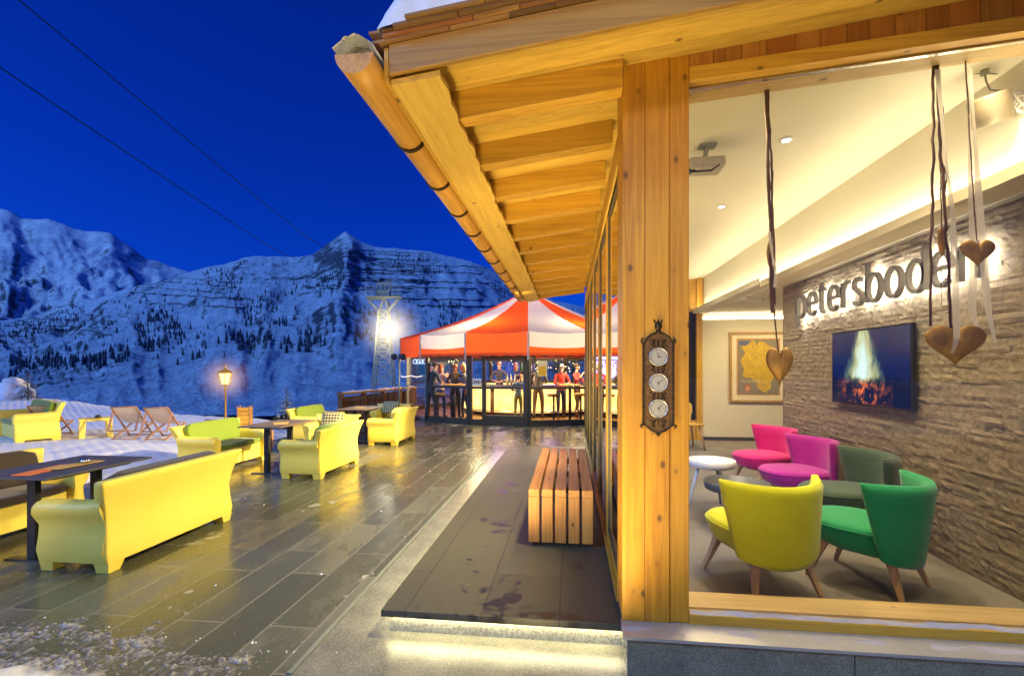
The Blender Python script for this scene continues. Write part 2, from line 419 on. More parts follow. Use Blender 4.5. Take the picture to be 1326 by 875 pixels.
def m_cloth2(name, col, tr=.35):
    t = NT(name); w = t.coord(); n = t.noise(w, 3, 4); f = t.noise(w, 200, 2)
    c = t.mix(n, tuple(x*.85 for x in col), col)
    d = t.bsdf(c, .7, t.bump(f, .1, .002)); l = t.n('ShaderNodeBsdfTranslucent', {'Color': c})
    return t.done(t.n('ShaderNodeMixShader', {0: tr, 1: d, 2: l.outputs[0]}).outputs[0])
M_tred = m_cloth2('red_tarpaulin', (.85, .105, .006)); M_twhite = m_cloth2('white_tarpaulin', (.66, .60, .52))
M_counter = m_plain('amber_counter_panel', (.8, .55, .2), .5)
def make_amber():
    t = NT('lit_amber_panel'); w = t.coord(); n = t.noise(w, 2.2, 3)
    e = t.n('ShaderNodeEmission', {'Color': t.ramp(n, [(.3, (1, .52, .10)), (.7, (1, .74, .26))]), 'Strength': 2.3}); return t.done(e.outputs[0])
M_amber = make_amber()
M_barfloor = m_plain('bar_plank_floor', (.30, .14, .04), .3, 0, 12, .3)
M_needle = m_plain('dark_fir_needles', (.018, .034, .016), .8, 0, 4, .3); M_farneedle = m_plain('distant_conifers', (.035, .055, .085), .9, 0, 1, .3); M_needle2 = m_plain('frosted_fir_needles', (.07, .10, .055), .8, 0, 4, .3)
M_grey = m_plain('barrier_timber', (.06, .07, .09), .8)
M_bark = m_plain('bark', (.06, .04, .025), .9)
# ------------------------------------------------------------------ the setting
def interp(tab, x):
    if x <= tab[0][0]: return tab[0][1]
    for (a, b), (c, d) in zip(tab, tab[1:]):
        if x <= c: return b + (d - b) * (x - a) / (c - a)
    return tab[-1][1]
def fbm(x, y, z=0, o=5, H=.9): return noise.fractal(Vector((x, y, z)), H, 2.05, o)
def ridge(x, y, z=0, o=5): return noise.ridged_multi_fractal(Vector((x, y, z)), .9, 2.1, o, 1.0, 2.0)
SKY_NEAR = [(-500, 470), (-200, 440), (0, 416), (50, 411), (100, 396), (150, 377), (200, 366), (250, 351), (290, 341), (330, 331), (378, 333), (403, 331), (425, 314), (447, 300),
            (466, 311), (485, 319), (520, 323), (560, 326), (600, 336), (640, 350), (670, 368), (720, 388), (800, 410), (1000, 440)]
SKY_FAR = [(-600, 330), (-200, 255), (0, 271), (16, 275), (30, 283), (62, 284), (98, 297), (143, 302), (165, 317), (190, 335), (225, 345), (250, 352), (330, 365), (460, 400), (700, 430)]
T0, T1 = 90.0, 900.0
def near_z(px, s):
    t = T0 * (T1 / T0) ** s
    e0 = -62.0
    top = 477 - interp(SKY_NEAR, px + (34 * fbm(px * .006, s * 4.0, 6.6, 4) + 14 * fbm(px * .02, s * 9.0, 1.1, 3)) * (1 - min(1, s)) ** .6)
    e = e0 + (top - e0) * (s ** .92)
    u = (px - 663) / 632.0
    x = t * CA * (u - .1187); y = t * CA * (1 + .1187 * u)
    w = math.sin(math.pi * min(1, s)) ** .8
    f = .22 + .78 * w
    g = ridge(px * .014, s * 2.2, 3.3, 6) - 1.1
    n = fbm(x * .016, y * .016, 1.7, 6)
    h = fbm(x * .05, y * .05, 9.1, 4)
    e += (g * 9.5 + n * 5.5 + h * 2.2) * f
    return x, y, 1.6 + t * e / 632.0
def make_terrain(name, mat, fn, px0, px1, nx, ns, smax=1.0):
    m = MB(); vs = []; fs = []
    for j in range(ns + 1):
        for i in range(nx + 1):
            vs.append(fn(px0 + (px1 - px0) * i / nx, smax * j / ns))
    for j in range(ns):
        for i in range(nx):
            a = j * (nx + 1) + i
            fs.append((a, a + 1, a + nx + 2, a + nx + 1))
    m.add(vs, fs, smooth=True)
    return tag(m.build(name, mat, fix=False), kind='structure')
def near_full(px, s):
    if s <= 1: return near_z(px, s)
    x, y, z = near_z(px, 1.0); k = (s - 1)
    return x * (1 + k), y * (1 + k), z - k * 500
make_terrain('mountain_slope', M_mtn, near_full, -480, 980, 620, 200, 1.12)
def far_full(px, s):
    t = 700 * (2200 / 700.0) ** min(s, 1)
    top = 477 - interp(SKY_FAR, px + (40 * fbm(px * .006, s * 3.0, 2.6, 4)) * (1 - min(1, s)) ** .6); e = -20 + (top + 20) * min(s, 1) ** .85
    u = (px - 663) / 632.0
    x = t * CA * (u - .1187); y = t * CA * (1 + .1187 * u)
    w = math.sin(math.pi * min(1, s))
    e += (ridge(px * .010, s * 1.7, 8.1, 6) - 1.1) * 12 * (w + .12) + fbm(x * .006, y * .006, 4, 5) * 5 * (w + .2) + (ridge(px * .035, s * 6, 3.1, 5) - 1.1) * 5 * (w + .15)
    z = 1.6 + t * e / 632.0
    if s > 1: x *= s; y *= s; z -= (s - 1) * 2500
    return x, y, z
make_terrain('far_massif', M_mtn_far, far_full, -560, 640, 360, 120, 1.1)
tag(MB().lathe([(4000, -75), (4000, -74.9)], n=64).build('valley_ground', M_snow), kind='structure')

# avalanche barriers: long low timber rows running across the slope
def barrier(px0, px1, s0, drop, seed):
    m = MB(); pts = []
    rr = random.Random(seed)
    n = int((px1 - px0) / 5) + 2
    for i in range(n):
        px = px0 + (px1 - px0) * i / (n - 1)
        if i == 0:
            x, y, z = near_z((px0 + px1) / 2, s0); e_t = (z - 1.6) / math.hypot(x, y) + drop * .0
            prev = s0
        best = None
        for q in range(-14, 15):
            s_ = min(.99, max(.3, prev + q * .006)); x, y, z = near_z(px, s_); d_ = abs((z - 1.6) / math.hypot(x, y) - e_t - drop * .12 * (i / n - .5)) + abs(q) * .00015
            if best is None or d_ < best[0]: best = (d_, s_, x, y, z)
        prev = best[1]
        pts.append(Vector(best[2:]))
    for a, b in zip(pts, pts[1:]):
        pass
    m.loft([[p + Vector((0, -.2, -.5)), p + Vector((0, .2, -.5)), p + Vector((0, .2, 1.1 + .9*fbm(i*.3, seed, 0, 3))), p + Vector((0, -.2, 1.1 + .9*fbm(i*.3, seed, 0, 3)))] for i, p in enumerate(pts)], 0, True, False)
    return m.build('avalanche_barrier', M_grey)
k = 0
for px0, px1, s0, s1, n in ((30, 150, .80, .93, 5), (400, 560, .70, .96, 11), (170, 330, .74, .95, 6), (520, 640, .66, .92, 6)):
    for i in range(n):
        s = s0 + (s1 - s0) * i / max(1, n - 1)
        o = barrier(px0 + random.uniform(-18, 25), px1 + random.uniform(-30, 15), s, random.uniform(-.012, .012), k); k += 1
        tag(o, 'long low avalanche barrier running across the snowy mountainside', 'avalanche barrier', 'avalanche barriers on the mountainside')

# the far wood: one mass of small conifers on the slope
def far_wood():
    m = MB(); rr = random.Random(3); cnt = 0; tries = 0
    while cnt < 2100 and tries < 60000:
        tries += 1
        px = rr.uniform(-60, 700); s = rr.uniform(.36, .97)
        c = fbm(px * .016, s * 5.0, 2.2, 4)
        lim = .22
        if px < 150 and s > .78: lim = -.12
        if px < 110 and s > .90: lim = -.5
        if 330 < px < 480 and s > .8: lim = .42
        if c < lim and not (rr.random() < .05 and px < 560): continue
        x, y, z = near_z(px, s)
        h = rr.uniform(2.2, 5.6) * (.75 + .4 * s); r = h * rr.uniform(.17, .24)
        a0 = rr.random() * 6
        for b, hh in ((0, .6), (.35, 1.0)):
            ring = [(x + r*(1-b)*math.cos(a0+q*1.257), y + r*(1-b)*math.sin(a0+q*1.257), z + h*b) for q in range(5)]
            m.add(ring + [(x, y, z + h*hh)], [(q, (q+1) % 5, 5) for q in range(5)])
        cnt += 1
    return tag(m.build('far_wood', M_farneedle, fix=False), 'dark conifer wood scattered over the snowy mountainside', 'wood', kind='stuff')
far_wood()

# snow field left of the terrace, falling away to the valley
EDGE = [(-60, 30), (-21, 17.6), (-10.5, 13.9), (-6.6, 12.6), (-5.9, 16.5), (-5.2, 19.0), (0, 24), (30, 26)]
def terrace_sd(x, y):
    """positive outside the paved terrace"""
    e = -6.5 + .22 * fbm(y * .9, 3.3, 0, 3)
    return e - x
def snow_z(x, y):
    d = terrace_sd(x, y)
    z = .10 * max(0, min(1, d / .8)) - .06 * max(0, min(1, (-d + .25) / .3))
    z += .035 * fbm(x * 1.3, y * 1.3, 0, 4) + .06 * fbm(x * .22, y * .22, 5, 3) * min(1, max(0, d))
    if x < -6.5: z += .30 * math.exp(-((x + 23) / 5) ** 2 - ((y - 16.5) / 3.2) ** 2) * 1.0
    e = interp(EDGE, x) + .25 * fbm(x * .5, 1.2, 0, 3)
    if y > e: z -= (y - e) * .42 + .02 * (y - e) ** 2
    return z
m = MB()
def fx(u): return -70 + 68 * (1 - (1 - u) ** 2.2)
def fy(v): return -8 + 58 * (.16 * v + .84 * v ** 1.35)
m.grid(lambda u, v: (fx(u), fy(v), snow_z(fx(u), fy(v))), 260, 230)
tag(m.build('snow_field', M_cord, fix=False), kind='structure')
# terrace paving
m = MB()
m.add([(-6.75, -7, 0), (12, -7, 0), (12, 26, 0), (-5.6, 26, 0), (-5.6, 16.8, 0), (-6.75, 12.6, 0)], [(0, 1, 2, 3, 4, 5)])
tag(m.build('terrace', M_terrace), kind='structure')
# raised slab with rough riser, and the strip at its foot, LED light painted in as paler stone
m = MB(); m.box(-1.13, .36, 2.82, 9.15, .11, .152)
tag(m.build('raised_platform', M_slab, bevel=.004), kind='structure')
m = MB(); m.box(-1.09, .37, 2.87, 9.11, 0.0, .1095)
tag(m.build('platform_riser', M_riser), kind='structure')
m = MB()
m.add([(-1.44, 2.35, .004), (-1.088, 2.35, .004), (-1.088, 9.4, .004), (-1.44, 9.4, .004)], [(0, 1, 2, 3)])
m.add([(-1.088, 2.35, .004), (.36, 2.35, .004), (.36, 2.872, .004), (-1.088, 2.872, .004)], [(0, 1, 2, 3)])
tag(m.build('lit_paving_strip', M_strip, fix=False), kind='structure')
# slot drain at the outer edge of the strip
t = thing('slot_drain', 'narrow steel slot drain along the outer edge of the LED-lit paving strip', 'drain', (-1.46, 6, 0))
m = MB(); m.box(-.014, .014, -3.6, 3.3, .001, .009); m.build('drain_grate', M_galv, t)

# trodden slush and snow at the near edge of the terrace
def slush_z(x, y):
    e = 2.30 + .06 * fbm(x * 1.2, 2, 0, 3) + .035 * fbm(x * 6, 4, 0, 3) - .55 * max(0, x + 2.45)
    e2 = 2.98 + .16 * fbm(x * 2.1, 7, 0, 3) - .22 * max(0, x + 2.6)
    big = 0.075 * max(0, min(1, (e - y) / .25)) + .010 * fbm(x * 7, y * 7, 0, 3)
    k = max(0, min(1, (e2 - y) / .35))
    c = .5 * fbm(x * 5, y * 5, 2, 3) + .6 * fbm(x * 24, y * 24, 2, 3) + .6 * fbm(x * 55, y * 55, 6, 2)
    z = max(big if y < e + .02 else -1, -.016 + k * (.016 + .021 * c))
    if x > -1.9: z -= (x + 1.9) * .03
    return z
m = MB(); m.grid(lambda u, v: (-4.6 + 3.5 * u, 1.4 + 1.9 * v, slush_z(-4.6 + 3.5 * u, 1.4 + 1.9 * v)), 470, 260)
tag(m.build('slush_bank', M_slush, fix=False), kind='structure')
# loose crumbs of ice: nobody could count them
m = MB(); rr = random.Random(12)
def crumb(x, y, s, z=0):
    p = [Vector((rr.uniform(-1, 1), rr.uniform(-1, 1), rr.uniform(.0, 1))).normalized() * s for _ in range(7)]
    ring = [Vector((x + s*rr.uniform(.6, 1)*math.cos(q*1.047), y + s*rr.uniform(.6, 1)*math.sin(q*1.047), z)) for q in range(6)]
    top = [Vector((x + (p_.x - x)*.55, y + (p_.y - y)*.55, z + s*rr.uniform(.4, .9))) for p_ in ring]
    m.loft([ring, top], 0, True, False)
for _ in range(50):
    x = rr.uniform(-4.3, -1.2); y = 2.55 + abs(rr.gauss(0, .10))
    crumb(x, y, rr.uniform(.003, .010))
for _ in range(14):
    crumb(rr.uniform(-4, -1.4), rr.uniform(3, 7), rr.uniform(.004, .014))
for _ in range(1):
    crumb(rr.uniform(-1.1, -.6), 2.9 + abs(rr.gauss(0, .35)), rr.uniform(.003, .009), .152)
tag(m.build('ice_crumbs', M_snow, fix=False), 'crumbs of ice and snow scattered on the wet paving', 'ice', kind='stuff')
# overhead ropeway cables running up to the mountain
def cable(p0, p1, sag, r0, r1, label):
    pts = []
    for i in range(61):
        f = i / 60.0; f2 = f ** 2.2
        q = p0.lerp(p1, f2); q.z -= sag * 4 * f2 * (1 - f2); pts.append(q)
    o = MB().tube(pts, [r0 + (r1 - r0) * (i / 60.0) ** 2.2 for i in range(61)], 6).build('ropeway_cable', M_black)
    tag(o, label, 'cable', 'ropeway cables across the sky')
cable(P(-60, -70, 30), P(424, 322, 700), 3.0, .05, .55, 'upper ropeway cable crossing the blue sky to the mountain peak')
cable(P(-80, 34, 30), P(381, 333, 700), 3.0, .05, .55, 'lower ropeway cable crossing the sky to the ridge left of the peak')

# conifers
def fir(name, label, loc, h, r, n_whorl, snow=.3, seed=1, group=None, droop=.25, lean=0):
    rr = random.Random(seed)
    t = thing(name, label, 'tree', loc, rr.random() * 6, group)
    MB().tube([(0, 0, 0), (lean * .4 * h, 0, h * .5), (lean * h, 0, h * .97)], [h * .022, h * .014, h * .003], 7).build('trunk', M_bark, t)
    m = MB(); sn = MB()
    for i in range(n_whorl):
        f = (i + rr.random() * .6) / n_whorl
        z0 = h * (.08 + .9 * f); rad = r * (1 - f) ** .85 * rr.uniform(.7, 1.12) + h * .012
        nb = rr.randint(6, 9)
        for b in range(nb):
            a = 2*math.pi*(b + rr.random() * .7) / nb; L = rad * rr.uniform(.7, 1.1)
            ca, sa = math.cos(a), math.sin(a)
            steps = 6
            for q in range(steps):
                d = L * (q + .5) / steps
                zz = z0 - droop * d * (.5 + d / max(L, .01)) + L * .12
                for side in (-1, 1):
                    w = L * .26 * (1 - .6 * q / steps) * rr.uniform(.7, 1.2)
                    ax, ay = ca * d + lean * z0, sa * d
                    fx_, fy_ = ca * .7 * w, sa * .7 * w
                    px_, py_ = -sa * side * w, ca * side * w
                    tri = [(ax - ca*L*.05, ay - sa*L*.05, zz), (ax + fx_ + px_, ay + fy_ + py_, zz - w * .35), (ax + fx_ * .9, ay + fy_ * .9, zz - w * .05)]
                    tri2 = [(p[0], p[1], p[2] + .0) for p in tri]
                    m.add(tri2, [(0, 1, 2)], 1 if rr.random() < .25 else 0)
                    if rr.random() < snow:
                        m.add([(p[0], p[1], p[2] + h * .006) for p in tri2], [(0, 1, 2)], 2)
    cr = m.build('crown', [M_needle, M_needle2, M_snow], t, fix=False)
    return t
# ------------------------------------------------------------------ the timber building
B = thing('timber_lodge', 'timber lodge with wide wooden eaves and a large lounge window', 'building', (.283, 2.7, 0))
def bp(m, name, mat, bevel=0, parent=None, fix=True):
    o = m.build(name, mat, B if parent is None else parent, bevel=bevel, fix=fix)
    if parent is None: o.location = -B.location
    return o
XL = .283
def zr(x): return 2.942 + .128 * (x + .82)          # underside of the rafters
def zd(x): return zr(x) + .155                       # underside of the roof boards
def hx(x): return 3.137 + .086 * (x - .635)          # underside of the window head
YB = 10.3
# corner post and its frame strip
m = MB(); m.box(XL, .402, 2.70, 2.98, .235, 3.36); m.box(.4035, .53, 2.701, 2.98, .235, 3.37)
bp(m, 'corner_post', W_post, .003)
m = MB(); m.box(.532, .635, 2.712, 2.95, .235, 3.30); bp(m, 'frame_post', W_post, .004)
# rafters
yr = [2.63 + .63 * k for k in range(12)]
for y in yr:
    m = MB(); x0, x1 = -.79, .279
    m.hexa([(x0, y, zr(x0)), (x1, y, zr(x1)), (x0, y + .1, zr(x0)), (x1, y + .1, zr(x1)),
            (x0, y, zd(x0)), (x1, y, zd(x1)), (x0, y + .1, zd(x0)), (x1, y + .1, zd(x1))])
    bp(m, 'rafter', W['X'], .004)
# roof boards seen from below, between the rafters
m = MB(); y = 2.175; rr = random.Random(5)
while y < 9.75:
    w = .14
    m.hexa([(-.84, y, zd(-.84)), (3.6, y, zd(3.6)), (-.84, y + w - .002, zd(-.84)), (3.6, y + w - .002, zd(3.6)),
            (-.84, y, zd(-.84) + .024), (3.6, y, zd(3.6) + .024), (-.84, y + w - .002, zd(-.84) + .024), (3.6, y + w - .002, zd(3.6) + .024)]); y += w
bp(m, 'roof_boards', WP['X'])
# eave board (wavy inner edge) under the rafter tips
m = MB(); N = 220; lo = []; hi = []
for i in range(N + 1):
    y = 2.18 + 7.4 * i / N
    xe = -.60 + .012 * abs(math.sin(math.pi * (y - 2.63) / .21)) + .006 * math.sin(y * 9)
    lo.append([(-.822, y, zr(-.822) - .006), (xe, y, zr(xe) - .006), (xe, y, zr(xe) - .032), (-.822, y, zr(-.822) - .032)])
m.loft([[Vector(p) for p in q] for q in lo], 0, True, False, .4)
bp(m, 'eave_board', WP['Y'])
# rake board along the gable edge, with its folded return at the eave
m = MB()
def slopeboard(m, x0, x1, y0, y1, lo, hi, f=zr, mi=0):
    m.hexa([(x0, y0, f(x0) + lo), (x1, y0, f(x1) + lo), (x0, y1, f(x0) + lo), (x1, y1, f(x1) + lo),
            (x0, y0, f(x0) + hi), (x1, y0, f(x1) + hi), (x0, y1, f(x0) + hi), (x1, y1, f(x1) + hi)], mi)
slopeboard(m, -.82, 3.6, 2.145, 2.172, .0, .135)
bp(m, 'rake_board', m_wood('rake_larch', 'X', (.46, .25, .045), (.27, .125, .02), .6, .5, .2), .003)
m = MB(); slopeboard(m, -.846, -.824, 2.150, 9.6, -.03, .125); bp(m, 'fascia_board', W['Y'], .003)
# shingles in courses
m = MB(); rr = random.Random(9)
c = 0; x = -.93
while x < 3.4:
    y = 2.16 + rr.uniform(-.012, .008)
    while y < 9.7:
        w = rr.uniform(.10, .19); lift = .030 + rr.uniform(-.003, .006); L = .46
        xa = x + rr.uniform(-.012, .012)
        lo0 = zd(xa) + .026 + lift; lo1 = zd(xa + L) + .026
        th = rr.uniform(.013, .02)
        m.hexa([(xa, y, lo0), (xa + L, y, lo1), (xa, y + w - .004, lo0), (xa + L, y + w - .004, lo1),
                (xa, y, lo0 + th), (xa + L, y, lo1 + .006), (xa, y + w - .004, lo0 + th), (xa + L, y + w - .004, lo1 + .006)])
        y += w
        if c > 2 and y > 3.2: break
    x += .155; c += 1
sh = bp(m, 'shingle_roof', W_shing)
# the visible stacked verge: thin boards end on
m = MB()
for k in range(4):
    x = -.90 + k * .06
    while x < 3.0:
        L = rr.uniform(.2, .5)
        slopeboard(m, x, x + L - .004, 2.125 - k * .022 + rr.uniform(0, .012), 2.30, .138 + k * .015, .151 + k * .015, zr); x += L
bp(m, 'verge_shingles', W_shing)
# snow lying on the roof
def rs(u, v):
    x = -.86 + 4.3 * u; y0 = 2.085 + .04 * fbm(x * 3, 0, 0, 3) + .10 * max(0, min(1, (.1 - x)))*.3
    y = y0 + (9.5 - y0) * v ** 1.6
    base = zd(x) + .035 + .05 * min(1, max(0, (x + .86) / .5))
    e = min(1, max(0, (x + .86) / .22)) * min(1, (y - y0) / .06)
    e = math.sqrt(max(0, e))
    return (x, y, base + e * (.27 + .05 * fbm(x * 1.5, y * 1.5, 0, 4) + .03 * fbm(x * 6, y * 6, 3, 3)) - .01)
m = MB(); m.grid(rs, 150, 60); bp(m, 'roof_snow', M_snow, fix=False)
# wooden gutter with iron straps
gx, gz, gr = -.945, 2.985, .088
m = MB(); prof = [math.pi + math.pi * k / 14 for k in range(15)]
ring = [(gx + gr*math.cos(a), gz + gr*math.sin(a)) for a in prof] + [(gx + (gr-.014)*math.cos(a), gz + (gr-.014)*math.sin(a)) for a in reversed(prof)]
segs = [2.05, 3.9, 5.75, 7.6, 9.5]
rings = []
for i in range(40):
    y = 2.05 + 7.45 * i / 39.0
    d = (0 if i else .0)
    rings.append([Vector((p[0], y, p[1])) for p in ring])
m.loft(rings, 0, True, True)
m.add([(gx + gr*math.cos(a), 2.052, gz + gr*math.sin(a)) for a in prof], [list(range(15))])
gut = bp(m, 'gutter', m_wood('gutter_log', 'Y', (.62, .32, .05), (.38, .16, .025), .3, .45, .1))
for k in range(11):
    y = 2.80 + .63 * k
    a_ = [math.pi * .98 + math.pi * 1.04 * q / 16 for q in range(17)]
    s = MB(); s.loft([[Vector((gx + r_*math.cos(a), yy, gz + r_*math.sin(a))) for r_, yy in ((gr + .001, y), (gr + .011, y), (gr + .011, y + .028), (gr + .001, y + .028))] for a in a_], 0, True, False)
    s.bar((gx + gr, y + .014, gz), (-.84, y + .014, gz + .05), .02, .006)
    s.ell((gx - gr - .006, y + .014, gz + .012), .012, .014, .016, 8, 6)
    s.build('gutter_strap', M_iron, gut)
sn = MB(); sn.grid(lambda u, v: (gx - .095 + .19 * u, 2.04 + .9 * v, gz + .012 + .085 * math.sin(math.pi * u) * (.7 + .5 * fbm(u * 3, v * 8, 1, 3)) + .012), 10, 40)
sn.build('gutter_snow', M_snow, gut, fix=False)
# plinth and the snowy metal sill
m = MB(); m.box(.305, 1.395, 2.59, 2.9, -.3, .205); m.box(1.400, 2.50, 2.59, 2.9, -.3, .205); m.box(2.505, 3.6, 2.59, 2.9, -.3, .205)
bp(m, 'plinth', M_plinth, .003)
m = MB(); m.box(.2955, .3035, 2.59, 9.9, -.3, .2045); bp(m, 'plinth_side', M_strip)
m = MB(); m.hexa([(.275, 2.56, .206), (3.6, 2.56, .206), (.275, 2.71, .232), (3.6, 2.71, .232), (.275, 2.56, .222), (3.6, 2.56, .222), (.275, 2.71, .236), (3.6, 2.71, .236)])
bp(m, 'metal_sill', m_plain('sill_sheet', (.5, .46, .36), .4, .4, 20, .1))
def sill_snow(x0, x1, yc, w, z, hgt, seed):
    def f(u, v):
        x = x0 + (x1 - x0) * u; q = math.sin(math.pi * v)
        n = .55 + .9 * fbm(x * 5, seed, 0, 4) + .35 * fbm(x * 22, seed + 3, 0, 3)
        return (x, yc - w * .5 + w * v + .02 * fbm(x * 6, seed + 8, 0, 3), z + max(-.012, hgt * n) * q)
    mm = MB(); mm.grid(f, 170, 10); return mm
bp(sill_snow(.27, 3.4, 2.65, .085, .222, .016, 2), 'sill_snow', M_sillsnow, fix=False)
# front lounge window
m = MB(); m.box(.636, 3.6, 2.702, 2.772, .222, .288); bp(m, 'window_bottom_rail', W['X'], .004)
bp(sill_snow(.64, 3.5, 2.735, .05, .288, .014, 5), 'rail_snow', M_sillsnow, fix=False)
m = MB(); m.hexa([(.636, 2.705, hx(.636) - .0), (3.6, 2.705, hx(3.6)), (.636, 2.775, hx(.636)), (3.6, 2.775, hx(3.6)),
                  (.636, 2.705, hx(.636) + .075), (3.6, 2.705, hx(3.6) + .075), (.636, 2.775, hx(.636) + .075), (3.6, 2.775, hx(3.6) + .075)])
bp(m, 'window_head', W['X'], .003)
m = MB(); m.hexa([(.636, 2.777, hx(.636) - .012), (3.6, 2.777, hx(3.6) - .012), (.636, 2.80, hx(.636) - .012), (3.6, 2.80, hx(3.6) - .012),
                  (.636, 2.777, hx(.636) + .07), (3.6, 2.777, hx(3.6) + .07), (.636, 2.80, hx(.636) + .07), (3.6, 2.80, hx(3.6) + .07)])
bp(m, 'blind_rail', M_steel)
m = MB(); m.hexa([(.636, 2.802, hx(.636) + .004), (3.6, 2.802, hx(3.6) + .004), (.636, 2.96, hx(.636) + .004), (3.6, 2.96, hx(3.6) + .004),
                  (.636, 2.802, hx(.636) + .12), (3.6, 2.802, hx(3.6) + .12), (.636, 2.96, hx(.636) + .12), (3.6, 2.96, hx(3.6) + .12)])
bp(m, 'inner_lintel', W_pale, .003)
m = MB(); m.box(.636, 3.6, 2.795, 2.99, .24, .285); bp(m, 'inner_sill', W_pale, .004)
m = MB(); m.add([(.637, 2.786, .287), (3.6, 2.786, .287), (3.6, 2.786, hx(3.6)), (.637, 2.786, hx(.637))], [(0, 1, 2, 3)])
bp(m, 'window_pane', M_glass, fix=False)
# vertical cladding over the window
m = MB(); x = .532; rr = random.Random(21)
while x < 3.5:
    w = rr.choice((.105, .125, .145)); z0 = hx(x) + .077 if x >= .636 else 3.302; z1 = hx(x + w) + .077 if x >= .636 else 3.302
    m.hexa([(x, 2.715, z0), (x + w - .003, 2.715, z1), (x, 2.74, z0), (x + w - .003, 2.74, z1),
            (x, 2.715, zd(x) - .002), (x + w - .003, 2.715, zd(x + w) - .002), (x, 2.74, zd(x) - .002), (x + w - .003, 2.74, zd(x + w) - .002)]); x += w
bp(m, 'cladding', W_clad)
# glazed side wall
m = MB(); m.box(.300, .40, 2.982, 9.9, .155, .27); bp(m, 'side_bottom_rail', W['Y'], .004)
m = MB(); m.box(.300, .40, 2.982, 9.9, 2.86, 3.085); bp(m, 'side_top_rail', W['Y'], .004)
m = MB(); m.box(.285, .299, 2.99, 9.9, 2.83, 2.875); bp(m, 'side_drip_board', WP['Y'], .003)
m = MB(); m.box(.276, .299, 2.99, 9.9, .20, .232); bp(m, 'side_sill', W['Y'], .003)
ys = [2.99, 4.05, 5.2, 6.35, 7.5, 8.65, 9.75]
for i, y in enumerate(ys[1:]):
    w = .11
    m = MB(); m.box(.297, .405, y, y + w, .271, 2.859); bp(m, 'side_mullion', W['Z'], .004)
for y0, y1 in zip(ys, ys[1:]):
    fr = MB(); a, b = y0 + (.112 if y0 > 3 else -.005), y1 - .002
    for q in ((a, a + .03, .272, 2.858), (b - .03, b, .272, 2.858), (a + .031, b - .031, .272, .31), (a + .031, b - .031, 2.82, 2.858)):
        fr.box(.308, .345, q[0], q[1], q[2], q[3])
    fo = bp(fr, 'side_window', m_plain('dark_window_gasket', (.09, .065, .03), .4))
    g = MB(); g.add([(.318, a + .03, .31), (.318, b - .03, .31), (.318, b - .03, 2.82), (.318, a + .03, 2.82)], [(0, 1, 2, 3)])
    g.build('pane', M_glass, fo, fix=False)
# --- the lounge behind the window
m = MB(); m.box(.41, 6.2, 2.80, YB + .2, .05, .15); bp(m, 'lounge_floor', M_carpet)
XS = 2.81; YE = 6.81
m = MB(); rr = random.Random(31); z = .15
while z < 2.78:
    h = rr.choice((.036, .042, .05, .058, .066)); y = 2.85 + rr.uniform(-.2, 0)
    z1 = min(z + h, 2.80)
    while y < YE:
        L = rr.uniform(.12, .46); y1 = min(y + L, YE); d = rr.uniform(0, .014)
        if y1 - y > .02:
            nx, nz = max(2, int((y1 - y) / .035)), 2
            ca_, cb_ = rr.random() * 50, rr.random() * 50
            def f(u, v, y=y, y1=y1, z=z, z1=z1, d=d, ca_=ca_, cb_=cb_):
                yy = y + (y1 - y) * u; zz = z + (z1 - z) * v
                e = 1.0 if (0 < u < 1 and 0 < v < 1) else .72
                return (XS - .004 - (d + .010 * (fbm(yy * 14 + ca_, zz * 22 + cb_, 0, 3) + .4) ) * e, yy, zz)
            r_ = rr.random()
            m.grid(f, nx, nz, smooth=False, r=r_)
        y = y1
    z = z1
m.box(XS - .003, XS + .25, 2.85, YE - .002, .15, 2.80)
m.box(XS - .02, XS + .25, YE - .0015, YE + .004, .15, 2.72)
bp(m, 'stone_wall', M_stone, fix=False)
# ceiling rising with the roof, cove ledge over the stone wall, dropped niche ceiling
def zc(x): return 3.20 + .10 * (x - .3)
m = MB(); m.hexa([(.41, 2.75, zc(.41)), (2.7, 2.75, zc(2.7)), (.41, YB, zc(.41)), (2.7, YB, zc(2.7)), (.41, 2.75, zc(.41) + .02), (2.7, 2.75, zc(2.7) + .02), (.41, YB, zc(.41) + .02), (2.7, YB, zc(2.7) + .02)])
bp(m, 'ceiling', M_ceil)
m = MB(); m.box(2.69, 2.72, 2.8, YB, 2.70, zc(2.69) - .001); bp(m, 'ceiling_fascia', M_ceil)
m = MB(); m.box(2.50, 2.81, 2.8, YE - .002, 2.68, 2.705); m.box(2.50, 2.515, 2.8, YE - .002, 2.7055, 2.755); bp(m, 'cove_ledge', M_cream)
m = MB(); m.box(2.775, 2.79, 2.8, YE - .01, 2.655, 2.6795); bp(m, 'stone_wall_trim', M_steel)
m = MB(); m.box(2.50, 6.2, YE, YB, 2.715, 2.74); m.box(2.485, 2.499, YE, YB, 2.715, 2.80); bp(m, 'niche_ceiling', M_ceil)
m = MB(); m.box(2.56, 2.60, 2.85, YB - .05, 2.7445, 2.7545); bp(m, 'cove_led_strip', M_cove)
m = MB(); m.box(2.66, 6.2, YB, YB + .1, .15, 2.6); m.box(2.66, 6.2, YB + .05, YB + .1, 2.6005, 2.714); bp(m, 'back_wall', M_cream)
m = MB(); m.box(2.66, 6.2, YB - .012, YB - .001, .15, .22); bp(m, 'skirting', M_dgrey)
m = MB(); m.box(2.7, 6.2, YB + .004, YB + .03, 2.6015, 2.612); bp(m, 'back_cove_strip', M_cove)
m = MB(); m.box(2.55, 2.658, YB - .05, YB + .1, .15, 3.6); m.box(2.659, 3.0, YB + .06, YB + .12, 2.55, 3.7); bp(m, 'back_post', W['Z'])
